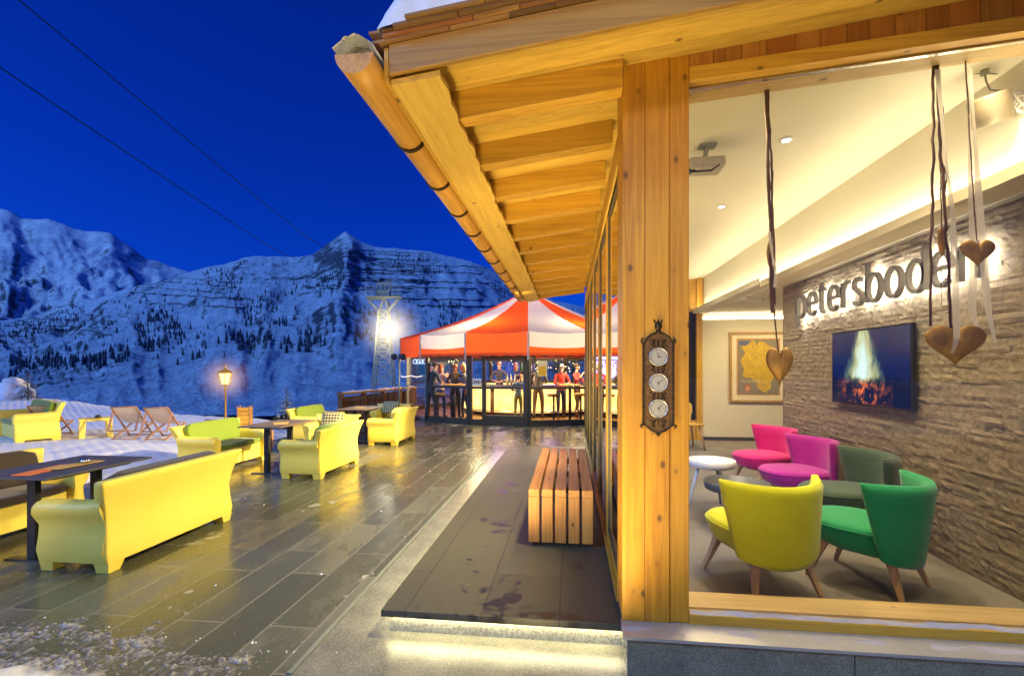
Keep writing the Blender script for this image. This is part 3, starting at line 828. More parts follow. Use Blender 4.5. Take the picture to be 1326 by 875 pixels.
m = MB(); m.box(.41, 2.549, YB, YB + .1, .15, .55); bp(m, 'back_spandrel', W['X']); m = MB(); m.box(.41, 2.549, YB, YB + .1, 2.75, 3.6); bp(m, 'back_spandrel', W['X'])
m = MB(); m.add([(.41, YB + .05, .55), (2.55, YB + .05, .55), (2.55, YB + .05, 2.75), (.41, YB + .05, 2.75)], [(0, 1, 2, 3)]); bp(m, 'back_window', m_plain('dark_back_glass', (.03, .028, .02), .08), fix=False)
m = MB(); m.box(6.2, 6.3, 2.7, YB + .2, .0, 3.4); bp(m, 'end_wall', M_cream)
m = MB(); m.box(2.72, 6.3, 2.76, 2.80, -.2, 2.72); m.box(3.6, 6.3, 2.70, 2.758, -.2, 3.4); bp(m, 'front_return_wall', M_cream)
# roof slab closing the interior against the sky
m = MB(); slopeboard(m, .43, 6.4, 2.78, YB + .3, .03, .06, zd); bp(m, 'roof_slab', M_dgrey)

# LED strip tucked under the platform edge
t = thing('platform_led_strip', 'white LED strip glowing under the front edge of the raised slate platform', 'light strip', (-.38, 2.86, .1))
m = MB(); m.box(-.70, .70, -.012, .006, .0005, .0090); m.build('led_tape', M_led, t)
t = thing('platform_led_strip', 'white LED strip glowing under the long left edge of the raised slate platform', 'light strip', (-1.10, 6, .1))
m = MB(); m.box(-.012, .006, -3.1, 3.1, .0005, .0090); m.build('led_tape', M_led, t)
# ------------------------------------------------------------------ sofas on the terrace
def sq_ring(cx, cy, hx_, hy, z, n=4, p=5.0):
    out = []
    for k in range(8 * n):
        a = 2*math.pi*k/(8*n); c, s = math.cos(a), math.sin(a)
        out.append(Vector((cx + hx_*math.copysign(abs(c)**(2/p), c), cy + hy*math.copysign(abs(s)**(2/p), s), z)))
    return out
def sofa_body(L, H=.72, arm=.56):
    """one-piece moulded sofa: rolled arms, flared back, four arched feet; faces -y"""
    m = MB(); h = L / 2
    # back: lofted upwards, waisted then flaring
    rows = []
    for z, yo, yi, hl in ((.075, .295, .12, h-.03), (.14, .30, .12, h-.015), (.26, .285, .13, h-.03), (.38, .275, .15, h-.035), (.50, .288, .185, h-.015),
                          (.60, .312, .215, h+.02), (.68, .338, .245, h+.05), (H-.012, .350, .262, h+.064), (H, .345, .272, h+.058)):
        rows.append(sq_ring(0, (yo + yi) / 2, hl, (yo - yi) / 2, z, 6, 18))
    m.loft(rows, 0, True, True)
    # arms
    for s in (-1, 1):
        prof = [(h-.03, .075), (h-.01, .16), (h-.03, .28), (h-.035, .37), (h-.012, .43), (h+.012, .475), (h+.010, .52), (h-.02, .55), (h-.07, .562),
                (h-.12, .55), (h-.15, .52), (h-.158, .47), (h-.15, .40), (h-.145, .25), (h-.145, .075)]
        rows = []
        for y, sc, rise in ((-.345, .80, -.035), (-.352, .90, -.018), (-.338, .97, -.004), (-.31, 1, 0), (-.15, 1, .0), (.0, 1, .0), (.10, 1, .004), (.19, 1, .015), (.26, .98, .04)):
            cx, cz = h - .085, .32
            rows.append([Vector((s * (cx + (x - cx) * (sc if y < -.3 else 1)), y + (.02 if z < .4 else 0) * (1 if y < -.3 else 0), (cz + (z - cz) * (sc ** .5 if y < -.3 else 1)) + rise * max(0, (z - .3) / .25))) for x, z in prof])
        m.loft(rows, 0, True, True)
    # seat base with the apron
    m.loft([sq_ring(0, -.09, h-.14, .205, z, 4, 12) for z in (.085, .10, .31, .33)], 0, True, False)
    # feet
    for sx in (-1, 1):
        for y0, y1 in ((-.325, -.20), (.16, .293)):
            x1 = h - .032; x0 = x1 - .13
            r0 = [(x0 + .02, y0 + .012), (x1 - .012, y0 + .012), (x1 - .012, y1 - .012), (x0 + .02, y1 - .012)]
            r1 = [(x0 - .02, y0), (x1, y0), (x1, y1), (x0 - .02, y1)]
            m.loft([[Vector((sx*a, b, 0)) for a, b in r0], [Vector((sx*a, b, .085)) for a, b in r1]], 0, True, False)
    # shell underside between the feet, raised to leave an arch
    return m
def cushion(m, cx, cy, cz, hx_, hy, hz, M=None, n=10, puff=.35):
    rings = []
    for i in range(9):
        f = -1 + 2 * i / 8.0
        k = (1 - abs(f) ** 4) ** .25 if abs(f) < 1 else 0
        k = .80 + .20 * k
        rings.append([(Matrix.Identity(4) if M is None else M) @ Vector((p.x, p.y, p.z)) for p in sq_ring(cx, cy, hx_ * k, hy * k, cz + hz * f, 5, 7)])
    m.loft(rings, 0, True, True)
def make_sofa(name, label, cushion_mat, L, loc, rz, group, H=.72, back_c=True, pillow=False, sc=1):
    t = thing(name, label, 'sofa' if L > 1 else 'armchair', loc, rz, group); t.scale = (sc, sc, sc)
    sofa_body(L, H).build('shell', M_sofa, t, sharp=R(50))
    h = L / 2
    if cushion_mat:
        m = MB(); cushion(m, 0, -.09, .37, h - .155, .235, .045); m.build('seat_cushion', cushion_mat, t)
        if back_c:
            m = MB(); Mx = Matrix.Translation((0, .165, .57)) @ Matrix.Rotation(R(-13), 4, 'X'); cushion(m, 0, 0, 0, h - .09, .05, .185, Mx); m.build('back_cushion', cushion_mat, t)
    return t
def base_for(L, mats): pass
GS = 'yellow moulded sofas on the terrace'
XB = -3.55    # outer back line of the right-hand row is x = XB
a90 = R(-90)  # front (-y) turned to face -x
sofa_A = make_sofa('yellow_sofa', 'large yellow moulded sofa nearest the camera, turned away, dark brown cushions', M_brown, 1.46, (XB - .31, 4.10, 0), R(-90), GS, .735)
make_sofa('yellow_sofa', 'yellow sofa with dark brown cushions behind the anthracite table, facing right', M_brown, 1.56, (-5.45, 3.86, 0), R(90), GS, .735)
make_sofa('yellow_sofa', 'yellow sofa with green cushions standing on the snow at far left, beside a deckchair', M_green, 1.56, (-11.60, 9.25, .06), R(-28), GS, .735, sc=1.12)
make_sofa('yellow_sofa', 'yellow sofa with green cushions facing the brown table, just right of the snow and lantern', M_green, 1.36, (-5.62, 7.38, 0), R(90), GS)
make_sofa('yellow_sofa', 'middle of the three turned-away yellow sofas, green cushion over its back, beside the brown table', M_green, 1.34, (XB - .31, 7.30, 0), R(-90), GS)
make_sofa('yellow_sofa', 'yellow sofa with green back cushion standing in front of the wooden railing start', M_green, 1.34, (-5.75, 10.60, 0), R(90), GS)
make_sofa('yellow_sofa', 'farthest of the three turned-away yellow sofas, nearest the glazed bar', M_sofa, 1.30, (XB - .31, 10.38, 0), R(-90), GS)
GA = 'yellow moulded armchairs with chequered pillows'
make_sofa('yellow_armchair', 'yellow armchair at the far end of the middle brown table', None, .80, (-4.62, 9.02, 0), R(0), GA, .66)
make_sofa('yellow_armchair', 'yellow armchair by the wooden railing close to the glazed bar', None, .80, (-4.55, 12.0, 0), R(0), GA, .68)
def pillow(loc, rz, label):
    m = MB(); n = 12
    def f(sg):
        def g(u, v):
            a, b = 2*u-1, 2*v-1
            k = (1 - a**4) * (1 - b**4)
            return (a * .23 * (1 - .06 * b * b), sg * .075 * max(0, k) ** .6, b * .17 * (1 - .06 * a * a))
        return g
    m.grid(f(1), n, n, r=.5); m.grid(f(-1), n, n, r=.5)
    o = m.build('chequered_pillow', M_check)
    o.location = loc; o.rotation_euler = (R(-14), 0, rz)
    return tag(o, label, 'pillow', 'chequered pillows')
pillow((-4.62, 9.02 + .06, .58), 0, 'chequered pillow on the armchair at the middle table')
pillow((-4.55, 12.0 + .06, .60), 0, 'chequered pillow on the armchair by the railing')

# tables
def make_table(label, loc, rz, w, L, top_mat, H=.735):
    t = thing('terrace_table', label, 'table', loc, rz, 'dark tables between the sofas')
    m = MB(); m.box(-w/2, w/2, -L/2, L/2, H - .018, H); m.build('tabletop', top_mat, t, bevel=.003)
    m = MB(); m.box(-w/2 + .10, w/2 - .10, -L/2 + .14, L/2 - .14, H - .045, H - .0185); m.build('top_rail', M_black, t, bevel=.002)
    for s in (-1, 1):
        y = s * (L/2 - .22)
        m = MB(); m.box(-.04, .04, y - .025, y + .025, .012, H - .046); c = m.build('column', M_black, t, bevel=.003)
        m = MB(); m.box(-.24, .24, y - .04, y + .04, 0, .0115); m.build('foot_plate', M_black, c, bevel=.003)
    return t
make_table('anthracite table in front of the nearest sofa, with orange menus and steel ashtray', (-4.46, 3.86, 0), 0, .76, .98, M_tabletop)
make_table('bronze brown table between the two middle facing sofas', (-4.58, 7.25, 0), 0, .66, 1.05, M_tabletop2)
make_table('bronze brown table between the farthest facing sofas near the railing', (-4.60, 10.35, 0), 0, .66, 1.05, M_tabletop2)
def slab_item(name, label, cat, mat, loc, rz, w, L, th, group=None):
    m = MB(); m.box(-w/2, w/2, -L/2, L/2, 0, th); o = m.build(name, mat, None, bevel=.001)
    o.location = loc; o.rotation_euler = (0, 0, rz); return tag(o, label, cat, group)
slab_item('menu_card', 'orange menu card lying on the anthracite table, lower of the two', 'menu', M_orange, (-4.44, 3.66, .7355), R(8), .14, .44, .006)
slab_item('menu_card', 'tan menu card on the anthracite table under the ashtray', 'menu', M_tan, (-4.38, 3.86, .7425), R(-5), .15, .40, .005)
slab_item('menu_card', 'tan menu card on the middle brown table', 'menu', M_tan, (-4.52, 7.2, .7355), R(30), .21, .30, .006)
slab_item('menu_card', 'tan menu card on the farthest brown table', 'menu', M_tan, (-4.6, 10.3, .7355), R(20), .21, .30, .006)
t = thing('ashtray_set', 'round steel windproof ashtrays on the tan menu of the anthracite table', 'ashtray', (-4.36, 3.93, .748))
for i, (x, y) in enumerate(((0, 0), (-.055, .035))):
    MB().lathe([(.020, 0), (.030, .004), (.034, .016), (.032, .026), (.024, .033), (.020, .034)], (x, y, 0), 20).build('ashtray', M_steel if i == 0 else M_black, t)

# bench on the platform: five bent slats
t = thing('slatted_bench', 'orange brown slatted wooden bench standing on the slate platform', 'bench', (-.075, 3.97, .152))
bw, gap = .088, .020; x0 = -(5*bw + 4*gap) / 2
for k in range(5):
    x = x0 + k * (bw + gap)
    m = MB(); m.box(x, x + bw, 0, 2.08, .405, .465, r=k*.19); m.box(x, x + bw, 0, .06, .035, .4045, m=1, r=k*.19+.05); m.box(x, x + bw, 2.02, 2.08, .035, .4045, m=1, r=k*.19)
    m.build('slat', [W_bench, W_bench_end], t, bevel=.004)
m = MB(); m.box(x0 + .03, -x0 - .03, .035, 2.045, 0, .034); m.build('base_frame', M_frame, t)
for y in (.35, 1.0, 1.7):
    m = MB(); m.box(x0 + .02, -x0 - .02, y, y + .05, .35, .404); m.build('cross_bar', M_frame, t)

# weather station on the corner post
t = thing('weather_station', 'ornate dark metal weather station with three silver dials on the corner post', 'barometer', (.470, 2.700, 1.525))
W2, H2 = .078, .255
out = [(-W2, -H2+.03), (-W2*.5, -H2+.0), (0, -H2-.018), (W2*.5, -H2), (W2, -H2+.03), (W2, H2-.05), (W2*.75, H2-.015), (W2*.35, H2+.006), (0, H2+.012), (-W2*.35, H2+.006), (-W2*.75, H2-.015), (-W2, H2-.05)]
m = MB(); m.prism(out, -.010, -.001, 1); m.build('back_plate', m_plain('pierced_iron_plate', (.11, .055, .018), .5, .5, 60, .6, .4), t)
m = MB(); m.tube([(x, -.012, z) for x, z in out], .0058, 6, closed=True)
for s in (-1, 1):
    m.tube([(s*(W2+.004), -.014, H2-.05), (s*(W2+.010), -.014, H2-.03), (s*(W2+.0), -.014, H2-.018)], .006, 6)
    m.tube([(s*(W2-.002), -.014, -H2+.03), (s*(W2+.016), -.014, -H2+.024), (s*(W2+.006), -.014, -H2+.012)], .006, 6)
    for q in range(9):
        m.ell((s*W2, -.014, -.18 + q*.045), .007, .006, .010, 8, 6)
m.tube([(0, -.012, -H2-.015), (0, -.012, -H2-.035)], [.006, .002], 6); m.ell((0, -.012, -H2-.022), .012, .008, .008, 8, 6)
m.build('frame', M_iron, t)
m = MB(); m.tube([(0, -.010, H2+.01), (0, -.010, H2+.03)], [.016, .010], 8); m.ell((0, -.014, H2+.048), .020, .013, .022, 10, 8)
for a in (-1, 0, 1): m.tube([(a*.010, -.012, H2+.058), (a*.024, -.012, H2+.082)], [.007, .003], 6)
m.build('crown_finial', M_iron, t)
sc_ = MB()
for z in (.208, .075, -.075, -.222):
    for s in (-1, 1):
        sc_.tube([(s*(.012 + .018*q/8*1.6) + s*.012*math.sin(q*.8), -.013, z + .018*math.cos(q*.8)) for q in range(9)], .0032, 5)
sc_.tube([(0, -.012, .23), (0, -.012, -.23)], .003, 5)
sc_.build('scrollwork', M_iron, t)
M_dial = m_plain('silvered_dial', (.36, .34, .27), .4, .2, 40, .12); M_rim = m_plain('dial_rim', (.52, .5, .44), .3, .9)
for z, a1 in ((.138, 2.0), (.0, .5), (-.138, .9)):
    m = MB(); n = 32
    m.loft([[Vector((r_*math.cos(2*math.pi*k/n), y, z + r_*math.sin(2*math.pi*k/n))) for k in range(n)] for r_, y in ((.050, -.010), (.0505, -.022), (.047, -.025), (.0445, -.0215))], 0, False, True)
    rim = m.build('dial_rim', M_rim, t)
    m = MB(); m.add([Vector((.046*math.cos(2*math.pi*k/n), -.0205, z + .046*math.sin(2*math.pi*k/n))) for k in range(n)], [list(range(n))])
    m.build('dial_face', M_dial, rim)
    m = MB()
    for q in range(27):
        a = R(-45 + q * 10.4); m.bar((.036*math.cos(a), -.0215, z + .036*math.sin(a)), (.041*math.cos(a), -.0215, z + .041*math.sin(a)), .0012, .001)
    m.bar((-.010*math.cos(a1), -.0225, z - .010*math.sin(a1)), (.032*math.cos(a1), -.0225, z + .032*math.sin(a1)), .0026, .001)
    m.bar((0, -.0235, z), (.024*math.cos(a1 - 2.1), -.0235, z + .024*math.sin(a1 - 2.1)), .0018, .001)
    m.ell((0, -.0225, z), .004, .003, .004, 8, 6)
    m.build('needle', M_black, rim)

# lantern on a post
LP = P(292, 549, 13.0); LP.z = 0
lz = -.06
t = thing('lantern_post', 'short brass lamp post with a glowing glass lantern behind the sofas', 'lamp post', (LP.x, LP.y, lz))
LH = 1.24
MB().lathe([(.075, 0), (.075, .05), (.045, .08), (.032, .14), (.026, .7), (.024, LH-.16), (.034, LH-.14), (.026, LH-.10), (.03, LH-.04), (.055, LH-.015), (.055, LH)], n=16).build('post', M_brass, t)
m = MB(); r0, r1, hh = .10, .165, .30
for k in range(6):
    a = 2*math.pi*k/6; b = 2*math.pi*(k+1)/6
    m.bar((r0*math.cos(a), r0*math.sin(a), LH), (r1*math.cos(a), r1*math.sin(a), LH+hh), .014)
    m.bar((r0*math.cos(a), r0*math.sin(a), LH), (r0*math.cos(b), r0*math.sin(b), LH), .014)
    m.bar((r1*math.cos(a), r1*math.sin(a), LH+hh), (r1*math.cos(b), r1*math.sin(b), LH+hh), .018)
lf = m.build('lantern_frame', M_brass, t)
m = MB(); m.lathe([(r0-.008, LH+.008), (r1-.008, LH+hh-.004)], n=6, smooth=False); m.build('lantern_glass', M_lglass, lf)
MB().lathe([(.02, LH+.02), (.045, LH+.05), (.055, LH+.12), (.045, LH+.18), (.02, LH+.2)], n=12).build('bulb', M_glow, lf)
o = MB().ell((0, 0, 0), 1, 1, 1, 20, 12).build('glare_ball', M_glowball2, t); o.location = (0, 0, LH + .15); o.scale = (.85, .85, .85)  # glare around the lantern, an added self-glowing ball
MB().lathe([(r1+.035, LH+hh+.006), (r1+.01, LH+hh+.03), (.075, LH+hh+.085), (.045, LH+hh+.10), (.045, LH+hh+.125), (.02, LH+hh+.14), (.014, LH+hh+.17), (.02, LH+hh+.185), (.004, LH+hh+.22)], n=18).build('lantern_roof', M_brass, t)

# snow-side furniture: deckchairs, stool table, planter
def deckchair_parts(t):
    w = .30
    def frame(p, q, w, name, extra=()):
        m = MB()
        for s in (-1, 1): m.bar((s*w, p[0], p[1]), (s*w, q[0], q[1]), .03, .045, up=(1, 0, 0))
        for y, z in extra: m.tube([(-w-.012, y, z), (w+.012, y, z)], .016, 8)
        return m.build(name, W_deck, t)
    A0, A1 = (-.42, .02), (.42, .90)       # long frame, leaning back
    B0, B1 = (.46, .02), (-.50, .40)       # short frame to the front edge
    frame(A0, A1, w, 'back_frame', (A1, (-.36, .06)))
    frame(B0, B1, w - .035, 'seat_frame', (B1, (.42, .04)))
    frame((.28, .76), (.50, .25), w + .032, 'prop_frame', ((.49, .26),))
    def cv(u, v):
        # sling hanging from the top bar to the front bar
        y = A1[0] + (B1[0] - A1[0]) * v; z = A1[1] + (B1[1] - A1[1]) * v
        z -= .60 * v * (1 - v) * (1 + .5 * (v - .3)) ; y += .08 * v * (1 - v)
        z += .02 * (2*u - 1) ** 2 * math.sin(math.pi * v)
        return (-w*.9 + 1.8*w*u, y, z)
    m = MB(); m.grid(cv, 8, 20, r=.5); m.build('canvas', M_canvas, t, fix=False)
GD = 'deckchairs on the snow'
d0 = thing('deckchair', 'beige deckchair partly hidden behind the far left yellow sofa', 'deckchair', (0, 0, 0), 0, GD); deckchair_parts(d0)
def ground(px, py, z=.1):
    t_ = (1.6 - z) * 632 / (py - 477.0); q = P(px, py, t_); return (q.x, q.y, snow_z(q.x, q.y) - .0)
def dc(px, py, rz, label): return copy_tree(d0, ground(px, py), R(rz), label, GD, .77)
def dc2(px, t_, rz, label):
    q = P(px, 560, t_); return copy_tree(d0, (q.x, q.y, snow_z(q.x, q.y) - .04), R(rz), label, GD, .62)
q = ground(66, 566); d0.location = q; d0.rotation_euler = (0, 0, R(200)); d0.scale = (.77, .77, .77)
dc(172, 567, 196, 'beige deckchair on the snow just right of the yellow stool, canvas facing the mountain')
dc(214, 567, 192, 'beige deckchair between the other open deckchair and the green cushioned sofa')
dc2(290, 9.9, 172, 'beige deckchair mostly hidden behind the lantern post')
dc2(338, 9.8, 215, 'folded looking deckchair tip beside the small fir behind the sofa')
t = thing('side_stool', 'small yellow wooden stool table on the snow left of the deckchairs', 'stool table', ground(124, 566), R(50))
m = MB(); m.box(-.28, .28, -.2, .2, .36, .42); m.build('top', M_sofa, t, bevel=.015)
for s in (-1, 1):
    m = MB(); m.hexa([(s*.235-.05, -.19, 0), (s*.235+.05, -.19, 0), (s*.235-.05, .19, 0), (s*.235+.05, .19, 0), (s*.215-.055, -.19, .36), (s*.215+.055, -.19, .36), (s*.215-.055, .19, .36), (s*.215+.055, .19, .36)]); m.build('leg', M_sofa, t, bevel=.012)
q = ground(124, 566)
t = thing('ashtray_set', 'dark round ashtray on the yellow stool table in the snow', 'ashtray', (q[0] + .06, q[1], q[2] + .42))
MB().lathe([(.05, 0), (.06, .01), (.06, .05), (.045, .06), (.03, .065)], n=16).build('ashtray', M_black, t)
q = ground(304, 556)
t = thing('wooden_planter', 'orange brown wooden box behind the lantern post', 'planter', (q[0] + .2, q[1] + .1, q[2]), R(20)); t.scale = (.5, .5, 1)
m = MB()
for k in range(5): m.box(-.26, .26, -.2, .2, .06 + k*.10, .15 + k*.10)
m.build('box', W['X'], t, bevel=.004)
for sx in (-1, 1):
    for sy in (-1, 1):
        m = MB(); m.box(sx*.275-.02, sx*.275+.02, sy*.215-.02, sy*.215+.02, 0, .6); m.build('corner_post', W_deck, t)

# railing at the edge toward the slope
ra, rb = Vector((-6.05, 12.35, 0)), Vector((-5.55, 17.0, 0))
t = thing('wooden_railing', 'weathered wooden railing with a snowy handrail along the terrace edge', 'railing', (0, 0, 0))
d = rb - ra; n = 5
for i in range(n):
    p = ra.lerp(rb, i / (n - 1)); m = MB(); m.box(p.x-.06, p.x+.06, p.y-.06, p.y+.06, -.4, .97); m.build('post', W_grey, t, bevel=.005)
m = MB(); m.bar(ra + Vector((0, -.1, .93)), rb + Vector((0, .1, .93)), .16, .06); hr = m.build('handrail', W_greyY, t, bevel=.006)
m = MB(); m.grid(lambda u, v: (ra.x + d.x*u + .08*(2*v-1), ra.y + d.y*u, .958 + .045*math.sin(math.pi*v)*(.6 + fbm(u*14, 2, 0, 3))), 80, 6); m.build('rail_snow', M_snow, hr, fix=False)
for z in (.25, .70):
    m = MB(); m.bar(ra + Vector((0, 0, z)), rb + Vector((0, 0, z)), .05, .09); m.build('rail', W_greyY, t)
m = MB(); k = 0; Ld = d.length
while k * .125 < Ld:
    p = ra + d * (k * .125 / Ld); m.bar(p + Vector((.045, 0, .1)), p + Vector((.045, 0, .84)), .022, .095, up=(1, 0, 0)); k += 1
m.build('pickets', W_grey, t)

# trees
q = P(371, 549, 12.6)
fir('fir_tree', 'small frosted fir tree standing behind the sofas near the lantern', (q.x, q.y, -.15), 1.35, .46, 20, .22, 4)
q = P(36, 521, 19)
fir('fir_tree', 'small snow laden fir beside the snow mound at far left', (q.x, q.y, snow_z(q.x, q.y)), 1.15, .62, 14, .6, 6, droop=.45)
q = P(20, 518, 19.5)
m = MB()
for cx_, cz_, s_ in ((0, -.12, .46), (.30, -.36, .40), (-.28, -.38, .42), (.08, -.45, .55), (.62, -.42, .26)): m.ell((cx_, 0, cz_), s_, s_*.9, s_*.85, 20, 14)
m.v = [(x + .16*fbm(x*3, y*3, z*3, 4), y, z + .14*fbm(x*4, z*4, 1, 4)) for x, y, z in m.v]
o = m.build('snow_lump', M_snow); o.location = (q.x - .20, q.y + .1, 1.6 - .62); tag(o, 'rounded heap of snow beside the small fir at far left', 'snow lump')
for i, (px, h, tt, lab) in enumerate(((742, 7.4, 46, 'tall dark fir rising just behind the bar roof, left of the lodge wall'), (764, 8.6, 52, 'tall dark fir half hidden by the lodge wall beyond the bar'), (722, 6.6, 49, 'dark fir showing its tip over the bar roof below the rafters'))):
    q = P(px, 477, tt); fir('fir_tree', lab, (q.x, q.y, .2), h, h*.2, 26, .2, 30+i)

# ropeway tower with floodlight
TT = 38.0
q = P(497, 505, TT); z0 = q.z - 1.0
t = thing('ropeway_tower', 'pale steel lattice ropeway tower with a platform on top', 'tower', (q.x, q.y, z0), R(8))
Ht = P(0, 402, TT).z - z0
def tw(f): return .88 * (1 - f) + .34 * f, .60*(1-f) + .30*f
m = MB()
lv = [i / 9.0 for i in range(10)]
for sx in (-1, 1):
    for sy in (-1, 1):
        m.bar((sx*tw(0)[0], sy*tw(0)[1], 0), (sx*tw(1)[0], sy*tw(1)[1], Ht), .10)
for f, g in zip(lv, lv[1:]):
    (a, b), (c, e) = tw(f), tw(g); zf, zg = f*Ht, g*Ht
    for s in (-1, 1):
        m.bar((-a, s*b, zf), (c, s*e, zg), .05); m.bar((a, s*b, zf), (-c, s*e, zg), .05); m.bar((-c, s*e, zg), (c, s*e, zg), .05)
        m.bar((s*a, -b, zf), (s*c, e, zg), .05)
m.build('lattice_mast', M_galv, t)
m = MB(); m.bar((-1.25, 0, Ht+.9), (1.3, 0, Ht+1.15), .30, .22); m.bar((-1.15, 0, Ht+.75), (-.2, 0, Ht-.2), .18); m.bar((1.15, 0, Ht+.9), (.2, 0, Ht-.2), .18); m.bar((-.4, 0, Ht-.2), (.0, 0, Ht+1.0), .14); m.bar((.4, 0, Ht-.2), (.1, 0, Ht+1.0), .14)
m.build('cross_arm', M_galv, t)
m = MB()
for x in (-1.3, -.75, .75, 1.35):
    for y in (-.5, .5): m.bar((x, y, Ht+1.0), (x, y, Ht+1.85), .035)
for y in (-.5, .5):
    for z in (1.45, 1.85): m.bar((-1.3, y, Ht+z), (-.45, y, Ht+z), .03); m.bar((.5, y, Ht+z+.05), (1.35, y, Ht+z+.05), .03)
m.box(-1.35, 1.4, -.5, .5, Ht+1.0, Ht+1.05)
m.build('platform', M_galv, t)
m = MB()
for x in (-.32, 0, .32):
    m.tube([(x + .22*math.cos(k*.52), 0, Ht+1.85 + .30*math.sin(k*.52)) for k in range(12)], .07, 6, closed=True)
m.box(-.5, .5, -.3, .3, Ht+1.05, Ht+1.5); m.bar((-.45, 0, Ht+1.5), (-.45, 0, Ht+2.5), .05); m.bar((.4, 0, Ht+1.5), (.4, 0, Ht+2.45), .05); m.bar((-.3, 0, Ht+2.2), (.75, 0, Ht+2.2), .05)
m.build('sheave_head', M_galv, t)
FL = P(506, 427, TT - 1.2)
t2 = thing('floodlight', 'dazzling white floodlight mounted on the ropeway tower', 'floodlight', FL)
m = MB(); m.lathe([(.05, -.1), (.2, -.06), (.22, .06), (.18, .1)], n=16); o = m.build('housing', M_galv, t2); o.rotation_euler = (R(100), 0, R(8)); o.location = (0, .16, 0)
MB().ell((0, -.03, 0), .26, .14, .26, 16, 10).build('bulb', M_flood, t2)
o = MB().ell((0, 0, 0), 1, 1, 1, 20, 12).build('glare_ball', M_glowball, t2); o.location = (0, -.1, 0); o.scale = (3.2, 3.2, 3.2)  # glare around the floodlight, an added self-glowing ball
m = MB(); m.bar((0, .2, 0), (-.1, .9, -.25), .06); m.build('bracket', M_galv, t2)
# ------------------------------------------------------------------ lounge furniture
FZ = .151
def lounge_chair(label, mat, loc, rz):
    """tub chair facing -y: deep rounded seat, curved winged back, four splayed oak legs"""
    t = thing('lounge_chair', label, 'armchair', loc, rz, 'colourful wool lounge chairs')
    m = MB(); rings = []
    for z, k, yo in ((.235, .70, .05), (.26, .84, .03), (.30, .93, .01), (.36, .99, 0), (.385, 1.0, 0), (.405, .985, 0), (.42, .93, 0), (.428, .75, .0), (.430, .4, 0)):
        ring = []
        for q in range(40):
            a = 2*math.pi*q/40; c, s = math.cos(a), math.sin(a); p = 2.0 if s < 0 else 4.0
            ring.append(Vector((.285*k*math.copysign(abs(c)**(2/2.6), c), yo - .03 + .31*k*math.copysign(abs(s)**(2/(2.2 if s < 0 else 4)), s), z)))
        rings.append(ring)
    m.loft(rings, 0, True, True)
    m.tube([(v.x * 1.002, v.y, .392) for v in rings[4]], .006, 6, closed=True)
    m.build('seat', mat, t)
    # back: outer and inner skins of one thick curved shell
    nu, nv, th = 26, 14, .075
    def skin(off):
        def f(u, v):
            a = 2*u - 1
            hw = (.265 + .095 * v ** .8); z = .19 + (.53 + .012 * a * a * v) * v
            if v < .12: z += .06 * a * a * (1 - v / .12)
            bow = .25 * abs(a) ** 2.2 * (0.35 + .65 * v)
            y = .29 + .07 * v - bow
            nxt = 2.2 * .25 * abs(a) ** 1.4 * math.copysign(1, a) / hw
            L_ = math.hypot(1, nxt); nx_, ny_ = nxt / L_, 1 / L_
            edge = min(1, (1 - abs(a)) / .09) ** .5 if abs(a) > .91 else 1
            top = min(1, (1 - v) / .07) ** .5 if v > .93 else 1
            k = off * th / 2 * max(.45, edge * top)
            return Vector((a * hw * (1 if abs(a) < .99 else 1.0) + nx_ * k, y + ny_ * k, z))
        return f
    m = MB(); fo, fi = skin(1), skin(-1)
    A = [[fo(i/nu, j/nv) for i in range(nu+1)] for j in range(nv+1)]; Bk = [[fi(i/nu, j/nv) for i in range(nu+1)] for j in range(nv+1)]
    rings = [A[j] + list(reversed(Bk[j])) for j in range(nv+1)]
    m.loft(rings, 0, True, True)
    m.build('backrest', mat, t)
    for sx in (-1, 1):
        for sy, z1 in ((-1, .26), (1, .26)):
            m = MB(); top = Vector((sx*.175, .02 + sy*.185, z1)); bot = Vector((sx*.235, .02 + sy*.275, 0))
            m.loft([[c + Vector((a*w, b*w, 0)) for a, b in ((-1,-1),(1,-1),(1,1),(-1,1))] for c, w in ((bot, .0125), (top, .027))], 0, True, False)
            m.build('leg', W_chairleg, t, bevel=.004)
    return t
lounge_chair('lemon yellow wool lounge chair closest to the window, its back to the glass', F_yel, (1.27, 3.52, FZ), R(-162))
lounge_chair('emerald green wool lounge chair right of the yellow one, by the stone wall', F_grn, (2.00, 3.62, FZ), R(-138))
lounge_chair('dark bottle green lounge chair against the stone wall, between emerald and magenta chairs', F_dgr, (2.37, 4.55, FZ), R(-92))
lounge_chair('magenta purple lounge chair against the stone wall under the television', F_mag, (2.32, 5.36, FZ), R(-80))
lounge_chair('raspberry pink lounge chair farthest along the stone wall near the framed map', F_pnk, (2.34, 6.28, FZ), R(-72))
def tray_table(label, mat, loc, r, h, legs):
    t = thing('tray_table', label, 'side table', loc, .4, 'round tray tables in the lounge')
    m = MB(); m.lathe([(r*.86, h-.075), (r*.93, h-.07), (r, h), (r*.985, h), (r*.915, h-.055), (.001, h-.055)], n=48); m.build('tray', mat, t)
    if legs:
        for k in range(3):
            a = 2*math.pi*k/3 + .5
            m = MB(); m.tube([(r*.95*math.cos(a), r*.95*math.sin(a), 0), (r*.55*math.cos(a), r*.55*math.sin(a), h-.07)], [.011, .018], 10); m.build('leg', mat if k else M_galv, t)
    else:
        MB().tube([(0, 0, .012), (0, 0, h-.07)], .032, 14).build('column', M_galv, t); MB().lathe([(r*.7, 0), (r*.7, .010), (r*.1, .018)], n=40).build('foot', M_dgrey, t)
tray_table('white round tray table on angled legs left of the pink chair', M_white, (1.47, 5.31, FZ), .235, .50, True)
